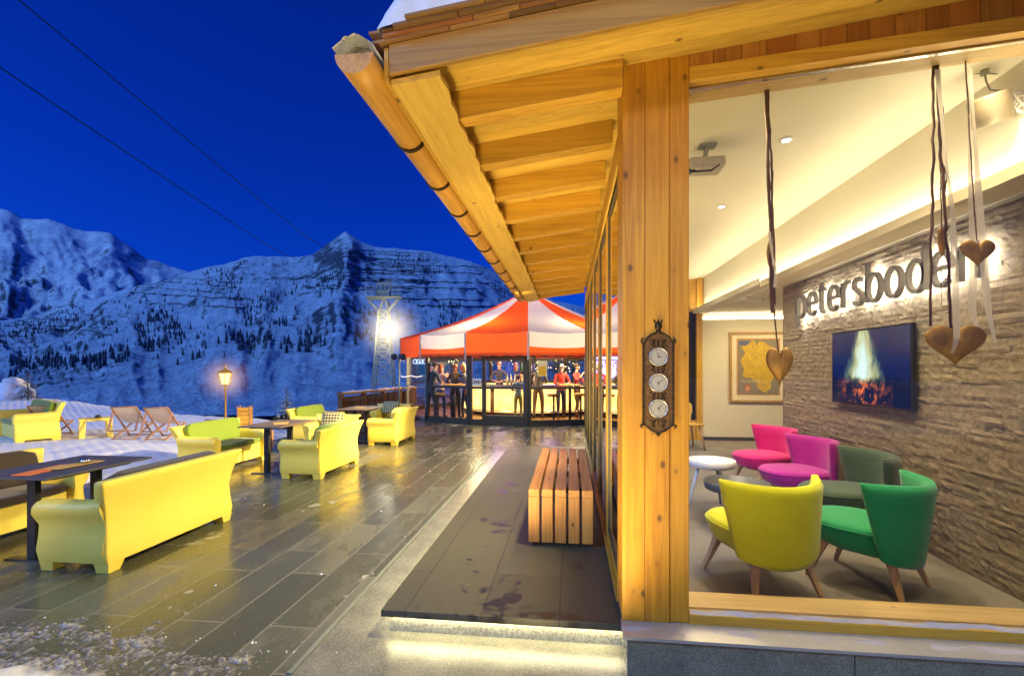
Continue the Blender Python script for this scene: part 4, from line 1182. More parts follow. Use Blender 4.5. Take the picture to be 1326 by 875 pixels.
tray_table('dark grey round tray table on a column behind the yellow chair', M_dgrey, (1.52, 4.70, FZ), .29, .41, False)
m = MB(); m.box(-.1, .1, -.07, .07, 0, .004); m.hexa([(-.1, -.07, .004), (0, -.07, .004), (-.1, .07, .004), (0, .07, .004), (-.1, -.07, .02), (0, -.07, .006), (-.1, .07, .05), (0, .07, .006)])
o = m.build('folded_leaflet', M_white); o.location = (1.42, 5.26, FZ + .446); o.rotation_euler = (0, 0, .7); tag(o, 'white folded leaflet on the white tray table', 'leaflet')

# alpine wooden chair with a heart cut in its back
q = Vector((2.12, 9.1, FZ))
t = thing('wooden_chair', 'carved wooden alpine chair with a heart shaped hole in its back', 'chair', q, R(15))
m = MB(); m.loft([[Vector((x, y, z)) for x, y in ((-.2, -.2), (.2, -.2), (.17, .2), (-.17, .2))] for z in (.43, .465)], 0, True, False); m.build('seat', WP['Y'], t, bevel=.01)
for sx in (-1, 1):
    for sy in (-1, 1):
        MB().tube([(sx*.2, sy*.2, 0), (sx*.13, sy*.14, .43)], [.016, .022], 8).build('leg', W_chairleg, t)
def heart2(s, n=40): return [(s*16*math.sin(a)**3/17.0, s*(13*math.cos(a) - 5*math.cos(2*a) - 2*math.cos(3*a) - math.cos(4*a))/17.0) for a in [2*math.pi*k/n for k in range(n)]]
n = 40; ho = heart2(.05, n)
outl = []
for k in range(n):
    a = 2*math.pi*k/n; rr_ = 1 + .07*math.cos(5*a) - .04*math.cos(9*a)
    outl.append((.185*rr_*math.sin(a), .225*rr_*math.cos(a)))
m = MB()
def bk(p, y): return Vector((p[0], .19 + y + .12*(p[1]+.22), .68 + p[1]))
rings = [[bk(p, -.014) for p in ho], [bk(p, -.014) for p in outl], [bk(p, .014) for p in outl], [bk(p, .014) for p in ho], [bk(p, -.014) for p in ho]]
m.loft(rings, 0, False, False); m.build('back_board', WP['Z'], t)

# television with the log fire film
t = thing('television', 'wide black television on the stone wall showing a log fire', 'television', (XS - .045, 4.885, 1.612))
TW, TH = .605, .36
def ry(a, b, z0, z1, x0, x1, m): m.box(x0, x1, a, b, z0, z1)
m = MB(); m.box(-.03, .002, -TW, TW, -TH, TH); m.build('case', M_black, t, bevel=.004)
def make_fire():
    k = NT('log_fire_screen'); c = k.n('ShaderNodeTexCoord').outputs['Object']; sp = k.n('ShaderNodeSeparateXYZ', {0: c})
    y, z = sp.outputs[1], sp.outputs[2]
    s = k.math('ADD', k.math('MULTIPLY', y, -1/1.2), .5); v = k.math('ADD', k.math('MULTIPLY', z, 1/.7), .5)
    nz = k.noise(k.coord((1, 5, 2.0)), 2.2, 4, .6, .8); n2 = k.noise(k.coord((1, 1, 1)), 9, 5, .65, 1.0)
    d = k.math('ABSOLUTE', k.math('ADD', k.math('SUBTRACT', s, .45), k.math('MULTIPLY', k.math('SUBTRACT', nz, .5), .22)))
    wid = k.math('ADD', .09, k.math('MULTIPLY', k.math('SUBTRACT', 1.0, v), .30))
    fl = k.math('SUBTRACT', 1.0, k.math('DIVIDE', d, wid), clamp=True)
    up = k.ramp(v, [(.22, 0.0), (.38, 1.0), (.8, .75), (1, .55)])
    f = k.math('MULTIPLY', fl, up)
    flame = k.ramp(f, [(0, (.002, .006, .03)), (.25, (.10, .16, .10)), (.5, (.55, .55, .22)), (.8, (.75, 1.0, .85)), (1, (.9, 1, 1))])
    bg = k.ramp(v, [(0, (.004, .006, .035)), (.5, (.006, .012, .07)), (1, (.05, .055, .06))])
    logs = k.ramp(k.math('ADD', v, k.math('MULTIPLY', k.math('SUBTRACT', n2, .5), .35)), [(.30, 1.0), (.38, 0.0)])
    emb = k.math('MULTIPLY', k.ramp(n2, [(.50, 0.0), (.62, 1.0)]), k.math('MULTIPLY', logs, k.math('SUBTRACT', 1.0, k.math('MULTIPLY', k.math('ABSOLUTE', k.math('SUBTRACT', s, .45)), 2.6), clamp=True)))
    col = k.mix(1.0, bg, flame, 'ADD'); col = k.mix(k.math('MULTIPLY', logs, .9), col, (.006, .008, .03)); col = k.mix(emb, col, (1.0, .22, .04))
    e = k.n('ShaderNodeEmission', {'Color': col, 'Strength': 1.05})
    g = k.n('ShaderNodeBsdfGlossy', {'Roughness': .08, 'Color': (1, 1, 1, 1)}); mx = k.n('ShaderNodeMixShader', {0: .03, 1: e.outputs[0], 2: g.outputs[0]})
    return k.done(mx.outputs[0])
m = MB(); m.add([(-.0325, -TW+.016, -TH+.02), (-.0325, TW-.016, -TH+.02), (-.0325, TW-.016, TH-.016), (-.0325, -TW+.016, TH-.016)], [(0, 1, 2, 3)]); m.build('screen', make_fire(), t, fix=False)

# framed map on the back wall
t = thing('framed_map', 'framed yellow and grey map with cream mount on the back wall', 'framed map', (3.74, YB - .004, 1.625))
fw, fh = .555, .705
for nm, q in (('frame_side', (-fw, -fw+.05, -fh, fh)), ('frame_side', (fw-.05, fw, -fh, fh)), ('frame_rail', (-fw+.051, fw-.051, -fh, -fh+.05)), ('frame_rail', (-fw+.051, fw-.051, fh-.05, fh))):
    m = MB(); m.box(q[0], q[1], -.04, 0, q[2], q[3]); m.build(nm, M_goldframe, t, bevel=.008)
m = MB(); m.box(-fw+.04, fw-.04, -.015, -.002, -fh+.04, fh-.04); m.build('mount', M_mount, t)
m = MB(); m.box(-.41, .41, -.019, -.0155, -.555, .575); m.build('map_border', m_plain('map_border_ochre', (.5, .26, .08), .8), t)
m = MB(); m.box(-.385, .385, -.022, -.0195, -.53, .55); mp = m.build('map_sheet', M_mapgrey, t)
land = [(-.34,.43),(-.22,.43),(-.13,.53),(-.06,.53),(-.04,.45),(.03,.52),(.12,.50),(.18,.44),(.27,.40),(.33,.30),(.36,.12),(.33,-.05),(.30,-.2),(.24,-.28),(.25,-.40),(.16,-.48),(.19,-.52),(.10,-.50),(.02,-.44),(-.04,-.38),(-.02,-.30),(-.12,-.22),(-.24,-.20),(-.30,-.16),(-.27,-.02),(-.32,.06),(-.34,.14),(-.28,.24),(-.25,.30)]
ld = []
for (a, b) in zip(land, land[1:] + land[:1]):
    for k in range(5):
        f = k / 5; x = a[0] + (b[0]-a[0])*f; z = a[1] + (b[1]-a[1])*f; ld.append((x + .012*fbm(x*17, z*17, 0, 3), z + .012*fbm(x*17, z*17, 7, 3)))
me = MB(); me.add([(x, -.0235, z) for x, z in ld], [list(range(len(ld)))]); me.build('land_area', M_mapy, mp, fix=False)
m = MB(); m.add([(-.36, -.0228, .44), (-.17, -.0228, .44), (-.17, -.0228, .53), (-.36, -.0228, .53)], [(0, 1, 2, 3)]); m.build('lake_area', M_mapblue, mp, fix=False)
shd = [(-.26, -.36), (-.14, -.36), (-.14, -.44), (-.16, -.48), (-.20, -.505), (-.24, -.48), (-.26, -.44)]
m = MB(); m.add([(x, -.0236, z) for x, z in shd], [list(range(7))]); m.add([(-.20 + (x+.20)*.6, -.0242, -.43 + (z+.43)*.6) for x, z in shd], [list(range(7))], 1); m.build('shield', [M_redmap, m_plain('shield_gold', (.6, .35, .12), .7)], mp, fix=False)
def text_obj(name, s, mat, size, parent, M, extr=0):
    cu = bpy.data.curves.new(name, 'FONT'); cu.body = s; cu.size = size; cu.extrude = extr; cu.resolution_u = 3; cu.shear = .3
    o = bpy.data.objects.new(name, cu); COL.objects.link(o); bpy.context.view_layer.update()
    me = bpy.data.meshes.new_from_object(o.evaluated_get(bpy.context.evaluated_depsgraph_get())); bpy.data.objects.remove(o); bpy.data.curves.remove(cu)
    me.materials.clear(); me.materials.append(mat); me.transform(M)
    o = bpy.data.objects.new(name, me); COL.objects.link(o); o.parent = parent; return o
text_obj('map_lettering', 'Vorarlberg', m_plain('map_ink', (.62, .52, .3), .8), .085, mp, Matrix.Translation((-.34, -.0245, -.30)) @ Matrix.Rotation(R(90), 4, 'X'))

# backlit word on the stone wall
def arc(cx, cy, rx, ry, a0, a1, n=20): return [(cx + rx*math.cos(R(a0 + (a1-a0)*i/n)), cy + ry*math.sin(R(a0 + (a1-a0)*i/n))) for i in range(n+1)]
GL = {
 'p': ([[(0, -.46), (0, 1.0)], arc(.36, .5, .36, .5, 0, 360, 32)], .72),
 'e': ([[(.02, .53), (.68, .53)] + arc(.35, .5, .345, .5, 8, 318, 30)], .70),
 't': ([[(.12, 1.32), (.12, .26)] + arc(.34, .26, .22, .26, 180, 275, 10), [(-.06, 1.0), (.42, 1.0)]], .42),
 'r': ([[(0, 0), (0, 1.0)], arc(.36, .58, .36, .42, 180, 80, 12)], .42),
 's': ([arc(.28, .75, .25, .25, 40, 200, 12) + [(.18, .58), (.36, .46)] + arc(.28, .25, .26, .25, 40, -150, 14)], .55),
 'b': ([[(0, 0), (0, 1.46)], arc(.36, .5, .36, .5, 0, 360, 32)], .72),
 'o': ([arc(.37, .5, .37, .5, 0, 360, 32)], .74),
 'd': ([[(.72, 0), (.72, 1.46)], arc(.36, .5, .36, .5, 0, 360, 32)], .72),
 'n': ([[(0, 0), (0, 1.0)], arc(.31, .62, .31, .38, 180, 0, 16) + [(.62, 0)]], .62)}
SGN = thing('wall_sign', 'backlit grey lettering petersboden on the stone wall', 'sign', (XS - .115, 6.215, 2.205))
xh = .245; pen = 0.0; tot = sum(GL[c][1] for c in 'petersboden') + .30 * 10; kx = 2.62 / tot
def stroke(m, pts, w, d0, d1, closed):
    n = len(pts); rows = []
    for i, (x, z) in enumerate(pts):
        if closed: a, b = pts[i-1] if i else pts[-2], pts[(i+1) % n] if i < n-1 else pts[1]
        else: a, b = pts[max(0, i-1)], pts[min(n-1, i+1)]
        dx, dz = b[0]-a[0], b[1]-a[1]; L = math.hypot(dx, dz) or 1; nx, nz = -dz/L*w/2, dx/L*w/2
        rows.append([Vector((d0, -(x+nx), z+nz)), Vector((d0, -(x-nx), z-nz)), Vector((d1, -(x-nx), z-nz)), Vector((d1, -(x+nx), z+nz))])
    m.loft(rows, 0, not closed, False, .5)
def strip(m, pts, w, d, closed):
    n = len(pts); rows = []
    for i, (x, z) in enumerate(pts):
        if closed: a, b = pts[i-1] if i else pts[-2], pts[(i+1) % n] if i < n-1 else pts[1]
        else: a, b = pts[max(0, i-1)], pts[min(n-1, i+1)]
        dx, dz = b[0]-a[0], b[1]-a[1]; L = math.hypot(dx, dz) or 1; nx, nz = -dz/L*w/2, dx/L*w/2
        rows.append([Vector((d, -(x+nx), z+nz)), Vector((d, -(x-nx), z-nz))])
    m.loft(rows, 0, False, False, .5, closed=False)
for ch in 'petersboden':
    st, wd = GL[ch]; m = MB(); g = MB()
    for pts in st:
        q = [(pen + x*kx, z*xh) for x, z in pts]; cl = (abs(pts[0][0]-pts[-1][0]) + abs(pts[0][1]-pts[-1][1])) < 1e-6
        stroke(m, q, .029, -.004, .036, cl); strip(g, q, .022, .0365, cl)
    lo = m.build('letter', M_letter, SGN); g.build('back_light', M_halo, lo); pen += (wd + .30) * kx
# spotlight spot of warm light is left to the lamps

# hearts on cords in the window
def heart_mesh(w, h, d, n=48, rings=9):
    m = MB(); base = heart2(1.0, n); rr_ = []; ell_ = [(q[0]/max(.3, math.hypot(*q)), q[1]/max(.3, math.hypot(*q))) for q in base]
    for i in range(rings):
        f = -1 + 2*i/(rings-1); s = max(.03, (1 - abs(f)**2.2)) ** .55
        rr_.append([Vector((p[0]*s*w/2/.94, f*d/2, ((p[1] + .1)*s + 0)*h/1.62)) for p in [(q[0]*s + (1-s)*.62*q2[0], q[1]*s + (1-s)*(.62*q2[1] - .05)) for q, q2 in zip(base, ell_)]])
    m.loft(rr_, 0, True, True); return m
def wob(p0, p1, n, a, seed, r):
    pts = []
    for i in range(n+1):
        f = i/n; q = Vector(p0).lerp(Vector(p1), f); e = math.sin(math.pi*f) ** .4
        pts.append(q + Vector((a*fbm(f*5, seed, 0, 3)*e, a*fbm(f*5, seed, 9, 3)*e, 0)))
    return pts
YH = 2.93
def hp(px, py, y=YH):
    u = (px - 663)/632.0; t_ = y/(CA*(1 + .1187*u)); return P(px, py, t_)
GH = 'hanging hearts in the lounge window'
def heart(label, px, py, wpx, hpx, rz, cords, ribbons=(), y=YH, d=.05, mat=None, ryo=-.05):
    c = hp(px, py, y); s = y/(CA*(1+.1187*(px-663)/632.0))/632.0
    t = thing('hanging_heart', label, 'heart ornament', c, 0, GH)
    o = heart_mesh(wpx*s, hpx*s, d).build('heart', mat or M_heart, t); o.rotation_euler = (0, 0, rz)
    top = hpx*s*.28
    m = MB(); m.tube([(.008*math.cos(k*.63), 0, top + .018 + .010*math.sin(k*.63)) for k in range(10)], .002, 6, closed=True); m.build('ring', M_steel, t)
    for k, (x1, y1, x2, y2, r, a) in enumerate(cords):
        p, q_ = hp(x1, y1, y) - c, hp(x2, y2, y) - c
        pts = wob(p, q_, 40, a, k + px, r)
        MB().tube(pts, [r*(1 + .35*fbm(i*.7, k, px, 2)) for i in range(41)], 7).build('cord', M_cord_b, t)
    for k, (pts, w) in enumerate(ribbons):
        m = MB(); P3 = [hp(a, b, y + ryo + .012*math.sin(i*1.3 + k)) - c for i, (a, b) in enumerate(pts)]
        fine = []
        for i in range(len(P3)-1):
            for q in range(6):
                f = q/6.0; p0 = P3[max(0,i-1)]; p1 = P3[i]; p2 = P3[i+1]; p3 = P3[min(len(P3)-1, i+2)]
                fine.append(.5*((2*p1) + (p2-p0)*f + (2*p0-5*p1+4*p2-p3)*f*f + (3*p1-p0-3*p2+p3)*f**3))
        fine.append(P3[-1]); ws = w*s/2
        rows = []
        for i, p in enumerate(fine):
            a = .5 * math.sin(i*.22 + k); rows.append([p + Vector((ws*math.cos(a), ws*math.sin(a), 0)), p - Vector((ws*math.cos(a), ws*math.sin(a), 0))])
        m.loft(rows, 0, False, True, .5, closed=False); m.build('ribbon', M_ribbon, t, fix=False)
    return t
heart('slim rusty golden heart hanging nearest the corner post on a brown cord', 1009.5, 474, 34, 49, 0, [(992, 112, 1001, 405, .010, .010), (995.5, 113, 1003, 395, .006, .012), (1001, 392, 1008.5, 458, .004, .003)], [([(996, 300), (999, 325), (1004, 350), (1003, 372)], 4)])
heart('small rusty heart seen edge on, halfway up the brown cord by the corner post', 997, 328, 12, 33, R(68), [(996, 290, 997, 318, .002, .001)], y=YH+.02, d=.035)
heart('large golden heart hanging lowest, in front of the stone wall', 1237, 446, 73, 50, R(0), [(1209, 78, 1205, 422, .007, .022), (1212, 78, 1232, 428, .008, .018), (1214.5, 80, 1226, 300, .004, .02)],
      [([(1214, 90), (1224, 200), (1233, 270), (1236, 340), (1239, 420), (1237, 445), (1232, 458)], 7)], d=.07)
heart('small rusty heart half turned among the twisted brown cords, above the lettering', 1220, 312, 24, 34, R(40), [(1217, 200, 1219.5, 300, .003, .004), (1219, 325, 1219, 395, .0015, .004)], y=YH+.03, d=.04)
heart('small brown heart with white ribbon tails over the end of the lettering', 1266, 327, 42, 33, 0, [(1250, 74, 1262, 280, .0035, .003), (1262, 278, 1265, 312, .003, .001)],
      [([(1252, 76), (1255, 150), (1257, 240), (1261, 330), (1259, 390), (1262, 415), (1271, 427)], 8), ([(1256, 90), (1264, 200), (1268, 260), (1274, 340), (1280, 400), (1289, 444)], 8)], d=.04, ryo=.045)

# ceiling devices
def on_ceiling(x, y): return Vector((x, y, zc(x)))
t = thing('projector', 'pale ceiling projector on a bracket near the corner post', 'projector', on_ceiling(1.02, 3.80))
m = MB(); m.box(-.06, .06, -.04, .04, -.02, -.001); m.bar((0, 0, -.02), (-.02, 0, -.12), .03); m.build('bracket', M_galv, t)
m = MB(); m.box(-.15, .11, -.10, .10, -.20, -.12); m.build('projector_body', m_plain('projector_grey', (.45, .43, .36), .4), t, bevel=.02)
m = MB(); m.tube([(-.10, -.05, -.2), (-.16, -.04, -.24), (-.2, 0, -.30), (-.21, .02, -.45), (-.22, .03, -.8)], .006, 6); m.tube([(.1, -.08, -.16), (.0, -.11, -.235), (-.12, -.10, -.235), (-.16, -.06, -.2)], .007, 6); m.build('cable', M_black, t)
q = P(1282, 142, 2.98)
t = thing('spot_lamp', 'grey cylinder spot lamp with a bundled white cable under the lounge ceiling', 'lamp', q)
Mr = Matrix.Rotation(R(-18), 4, 'Y') @ Matrix.Rotation(R(12), 4, 'X')
m = MB(); m.lathe([(.055, .085), (.098, .08), (.10, .07), (.10, -.085), (.094, -.088), (.09, -.08)], n=32); m.v = [tuple(Mr @ Vector(p)) for p in m.v]; m.build('can', m_plain('lamp_taupe', (.33, .28, .19), .45, .2, 30, .08), t)
m = MB(); m.lathe([(.089, -.083), (.07, -.078), (.062, -.084), (.03, -.08), (.001, -.08)], n=32); m.v = [tuple(Mr @ Vector(p)) for p in m.v]; m.build('lens', M_white, t)
cz = zc(q.x) - q.z
m = MB(); m.tube([(-.03, .0, cz - .001), (-.03, 0, cz - .03)], .022, 10); m.tube([(-.03, 0, cz - .02), (-.02, .0, .17), (.0, 0, .12), (.05, -.02, .10), (.08, -.03, .06)], .005, 6); m.tube([(-.12, .02, cz-.004), (.08, .05, cz-.004)], .004, 6); m.build('cord', M_galv, t)
m = MB()
for k in range(3): m.tube([(.12 + .028*math.sin(a*2) + k*.006, -.04 - k*.008, .035 + .05*math.cos(a) - .02*k) for a in [2*math.pi*i/24 for i in range(24)]], .006, 6, closed=True)
m.build('cable_bundle', M_white, t)
M_dl = m_emit('downlight_glow', (1, .9, .7), 40)
def downlight(x, y, label):
    t = thing('downlight', label, 'ceiling light', on_ceiling(x, y), 0, 'recessed ceiling downlights')
    MB().lathe([(.045, -.006), (.043, -.014), (.03, -.0135)], n=20).build('trim_ring', M_white, t); MB().lathe([(.028, -.0152), (.001, -.0165)], n=16).build('lamp', M_dl, t)
downlight(1.62, 3.9, 'small bright ceiling downlight nearest the window')
downlight(1.60, 5.42, 'small bright ceiling downlight deeper in the lounge')
q = P(965, 394, 7.6)
t = thing('smoke_detector', 'two white smoke detectors on the low niche ceiling', 'smoke detector', (q.x, q.y, 2.714))
for x in (0, .3): MB().lathe([(.07, 0), (.07, -.02), (.05, -.045), (.001, -.05)], (x, x*.9, 0), 20).build('detector', M_white, t)
# ------------------------------------------------------------------ the round glazed bar with its striped tarpaulin roof
BC = Vector((-1.535, 17.95, 0)); BR = 4.40; NB = 16
A0 = math.atan2(-BC.y, -BC.x + .02)
BAR = thing('umbrella_bar', 'round glazed outdoor bar with red and white striped tarpaulin roof', 'bar pavilion', BC)
def vb(k, r, z): a = A0 + 2*math.pi*k/NB; return Vector((r*math.cos(a), r*math.sin(a), z))
ZE, ZA, ZS = 2.62, 4.35, 1.95
for k in range(NB):
    red = (k % 2 == 1)
    # k is the facet between vertices k and k+1
    m = MB(); n = 10
    def f(u, v, k=k):
        r = .25 + (BR + .22 - .25) * v; a, b = vb(k, r, 0), vb(k+1, r, 0); p = a.lerp(b, u)
        sag = -.16 * math.sin(math.pi*v) - .05 * math.sin(math.pi*u) * v
        return Vector((p.x, p.y, ZA + (ZE - ZA) * v + sag))
    m.grid(f, 8, n, r=.5); m.build('roof_panel', M_tred if red else M_twhite, BAR, fix=False)
    m = MB()
    def g(u, v, k=k):
        r = BR + .222 + .02*math.sin(v*3); p = vb(k, r, 0).lerp(vb(k+1, r, 0), u)
        return Vector((p.x, p.y, ZE - .045*math.sin(math.pi*u) - (ZE - ZS - .26) * v))
    m.grid(g, 8, 5, r=.5); m.build('skirt', M_tred if red else M_twhite, BAR, fix=False)
    m = MB()
    def h(u, v, k=k):
        r = BR + .224; p = vb(k, r, 0).lerp(vb(k+1, r, 0), u); zt = ZE - .045*math.sin(math.pi*u)*(1-v) - (ZE - ZS - .26)
        return Vector((p.x, p.y, zt + .002 - .26*v + .012*math.sin(u*31)*v))
    m.grid(h, 16, 3, r=.5); m.build('valance', M_tred, BAR, fix=False)
MB().lathe([(.34, ZA-.03), (.36, ZA+.05), (.22, ZA+.12), (.05, ZA+.16)], n=20).build('roof_cap', M_black, BAR)
for k in range(NB):
    p = vb(k, BR + .235, 0); m = MB(); m.bar((p.x, p.y, ZE-.02), (p.x, p.y, ZS-.12), .035, .05); m.build('corner_strap', M_twhite, BAR)
FL_ = .06
def facet(k, door=False, plain=False):
    a, b = vb(k, BR, 0), vb(k+1, BR, 0); d = (b - a); L = d.length; d.normalize(); n = Vector((d.y, -d.x, 0))
    if n.dot(a) < 0: n = -n
    def bx(u0, u1, z0, z1, t0=-.045, t1=.045):
        vs = [a + d*u + n*t_ + Vector((0, 0, z)) for z in (z0, z1) for t_ in (t0, t1) for u in (u0, u1)]
        return vs
    fm = MB(); F = .085
    if not plain:
        fm.hexa(bx(.0, F, .02, ZS + .12)); fm.hexa(bx(L - F, L, .02, ZS + .12)); fm.hexa(bx(F, L - F, .02, .16)); fm.hexa(bx(F, L - F, ZS - .02, ZS + .12)); fm.hexa(bx(F, L - F, 1.02, 1.09, -.035, .04))
        fm.hexa(bx(-.04, L + .04, 0, .05, -.1, .09))
    else:
        fm.hexa(bx(.0, .05, .02, ZS + .12)); fm.hexa(bx(L - .05, L, .02, ZS + .12)); fm.hexa(bx(.05, L - .05, .02, .10)); fm.hexa(bx(.05, L - .05, 1.02, 1.05, -.02, .02))
    if door:
        # side-light and door leaf, in the order seen from outside
        w = .30
        fm.hexa(bx(L - F - w - .11, L - F - w, .16, ZS - .02)) if False else fm.hexa(bx(F + w, F + w + .11, .16, ZS - .02))
        fm.hexa(bx(L - F - .05, L - F, .16, ZS - .02)); fm.hexa(bx(F + w + .11, L - F - .05, .16, .28)); fm.hexa(bx(F + w + .11, L - F - .05, ZS - .10, ZS - .02))
    o = fm.build('glass_panel_frame', M_frame if not plain else M_galv, BAR, bevel=.006, seg=1)
    g = MB(); e = .05 if plain else F
    g.add([a + d*e + Vector((0,0,.1)), a + d*(L-e) + Vector((0,0,.1)), a + d*(L-e) + Vector((0,0,ZS+.1)), a + d*e + Vector((0,0,ZS+.1))], [(0,1,2,3)])
    g.build('pane', M_glass_bar, o, fix=False)
    if door:
        hnd = MB(); q = a + d*(L - F - .03) + n*.05; hnd.bar(q + Vector((0,0,.95)), q + Vector((0,0,1.25)), .03); hnd.build('handle', M_steel, o)
    return a, d, n, L
EX = {}
for k in range(NB):
    EX[k] = facet(k, door=(k == NB - 1), plain=(k in (NB - 3, NB - 4)))
m = MB(); m.lathe([(BR + .02, .002), (BR + .02, .03)], n=NB, a0=A0, smooth=False); m.build('bar_floor', M_barfloor, BAR)
# ring-shaped counter with lit front
ct = thing('bar_counter', 'ring shaped bar counter with glowing amber front panels', 'counter', BC + Vector((0, 0, .031)))
rc = 2.35
m = MB(); m.loft([[Vector((r_*math.cos(2*math.pi*k/48), r_*math.sin(2*math.pi*k/48), z)) for k in range(48)] for r_, z in ((rc+.14, .99), (rc+.14, 1.03), (rc-.42, 1.03), (rc-.42, .99))], 0, False, False); m.build('counter_top', M_dgrey, ct)
for k in range(12):
    a, b = 2*math.pi*(k + .06)/12 + A0, 2*math.pi*(k + .94)/12 + A0
    m = MB(); rows = []
    for i in range(7):
        q = a + (b-a)*i/6; c, s = math.cos(q), math.sin(q); rows.append([Vector((c*r_, s*r_, z)) for r_, z in ((rc, .14), (rc, .985), (rc-.03, .985), (rc-.03, .14))])
    m.loft(rows, 0, True, False); m.build('amber_panel', M_amber, ct)
    a = 2*math.pi*k/12 + A0; m = MB(); c, s = math.cos(a)*(rc-.01), math.sin(a)*(rc-.01); m.tube([(c, s, 0), (c, s, .985)], .07, 8); m.build('counter_post', W_grey, ct)
m = MB(); m.loft([[Vector((r_*math.cos(2*math.pi*k/48), r_*math.sin(2*math.pi*k/48), z)) for k in range(48)] for r_, z in ((rc-.03, 0), (rc-.03, .139), (rc-.06, .139), (rc-.06, 0))], 0, False, False); m.build('kick_plate', M_black, ct)
m = MB(); m.tube([((rc+.2)*math.cos(2*math.pi*k/40), (rc+.2)*math.sin(2*math.pi*k/40), .2) for k in range(40)], .02, 6, closed=True); m.build('foot_rail', M_steel, ct)
# central back bar: shelves with bottles
cb = thing('back_bar', 'central bottle shelf unit inside the round bar', 'shelf', BC + Vector((0, 0, .031)))
MB().lathe([(.55, 0), (.55, 1.1), (.6, 1.1), (.6, 1.14), (.3, 1.14), (.3, 2.2)], n=16).build('cabinet', M_black, cb)
MB().lathe([(.62, 1.45), (.62, 1.47), (.3, 1.47)], n=24).build('shelf', M_glass_bar, cb)
MBOT = [m_plain('bottle_%d' % i, c, .12, 0, 10, .2) for i, c in enumerate(((.35, .16, .03), (.05, .16, .06), (.5, .42, .3), (.3, .02, .03), (.05, .08, .25)))]
rr = random.Random(4)
for k in range(40):
    a = A0 + (k - 20) * .115; zz = 1.141 if k % 2 else 1.471
    m = MB(); s = rr.uniform(.9, 1.15); m.lathe([(.035, 0), (.036, .18*s), (.014, .23*s), (.013, .29*s), (.015, .30*s)], n=8)
    o = m.build('bottle', MBOT[k % 5]); r_ = .47 if k % 2 else .5
    o.location = BC + Vector((r_*math.cos(a), r_*math.sin(a), zz + .031)); tag(o, 'small bottle on the central shelf of the round bar', 'bottle', 'bottles on the central bar shelf')
# row of tall wine glasses / bottles on the counter beside the door
for k in range(9):
    a = A0 - .30 + k * .055
    m = MB(); m.lathe([(.038, 0), (.038, .20), (.016, .27), (.015, .34), (.018, .345)], n=10); o = m.build('bottle', MBOT[2])
    o.location = BC + Vector(((rc-.1)*math.cos(a), (rc-.1)*math.sin(a), 1.062)); tag(o, 'pale bottle in the row standing on the bar counter', 'bottle', 'row of pale bottles on the counter')
# four interlocking rings, as neon and on a plate
def rings4(m, c, ax, up, r, w):
    for i in range(4):
        q = c + ax * ((i - 1.5) * r * 1.45)
        m.tube([q + ax*(r*math.cos(2*math.pi*k/24)) + up*(r*math.sin(2*math.pi*k/24)) for k in range(24)], w, 6, closed=True)
a, d, n, L = EX[NB - 3]
t = thing('neon_rings', 'blue white neon sign of four linked rings in the left bar window', 'neon sign', P(543.5, 468, 15.5))
m = MB(); rings4(m, Vector(), Vector((.99, .12, 0)), Vector((0,0,1)), .066, .012); m.build('neon_tube', m_emit('neon_blue_white', (.55, .75, 1), 1.6), t)
m = MB(); m.tube([Vector((x, 0, -.47 + .02*math.sin(x*16))) for x in [-.62 + .05*i for i in range(15)]], .016, 6); m.build('glow_streak', m_emit('streak_white', (1, .85, .8), 1.4), t)  # streak is an emissive tube standing in for a reflected glow
a, d, n, L = EX[NB - 1]
sidec = a + d*.23 
t = thing('ring_plate', 'white plate with four dark linked rings on the narrow bar window', 'sign', BC + sidec + n*.02 + Vector((0, 0, 1.22)))
m = MB(); q = [d*x + Vector((0,0,z)) + n*y for y in (0, .01) for z in (-.09, .09) for x in (-.13, .13)]; m.hexa([q[0], q[1], q[2], q[3], q[4], q[5], q[6], q[7]]); m.build('plate', M_white, t)
m = MB(); rings4(m, n*.014, d, Vector((0,0,1)), .042, .008); m.build('ring_mark', m_plain('ring_red_dark', (.12, .02, .02), .4), t)
a, d, n, L = EX[0]
t = thing('paper_notice', 'white paper notice with yellow block behind the right bar window', 'notice', BC + a + d*.42 - n*.06 + Vector((0, 0, 1.60)))
m = MB(); m.add([d*x + Vector((0,0,z)) for x, z in ((-.14, -.22), (.14, -.22), (.14, .22), (-.14, .22))], [(0,1,2,3)]); m.build('paper', M_white, t, fix=False)
m = MB(); m.add([d*x + n*.004 + Vector((0,0,z)) for x, z in ((-.11, -.20), (.11, -.20), (.11, .06), (-.11, .06))], [(0,1,2,3)]); m.build('yellow_block', m_plain('notice_yellow', (.8, .5, .05), .6), t, fix=False)
# round loudspeakers on the pole at the left corner
q = P(517, 462, 15.2)
t = thing('horn_speakers', 'pair of dark round loudspeakers on a pole at the left of the bar', 'loudspeaker', (q.x, q.y, 0))
m = MB(); m.tube([(0, 0, 0), (0, 0, q.z + .1)], .03, 8); m.build('pole', M_galv, t)
for s in (-1, 1):
    m = MB(); m.lathe([(.07, -.05), (.095, -.02), (.10, .03), (.06, .05)], n=18); m.v = [tuple(Matrix.Rotation(R(90), 4, 'X') @ Vector(p) + Vector((s*.14, -.06, q.z))) for p in m.v]; m.build('speaker', M_black, t)
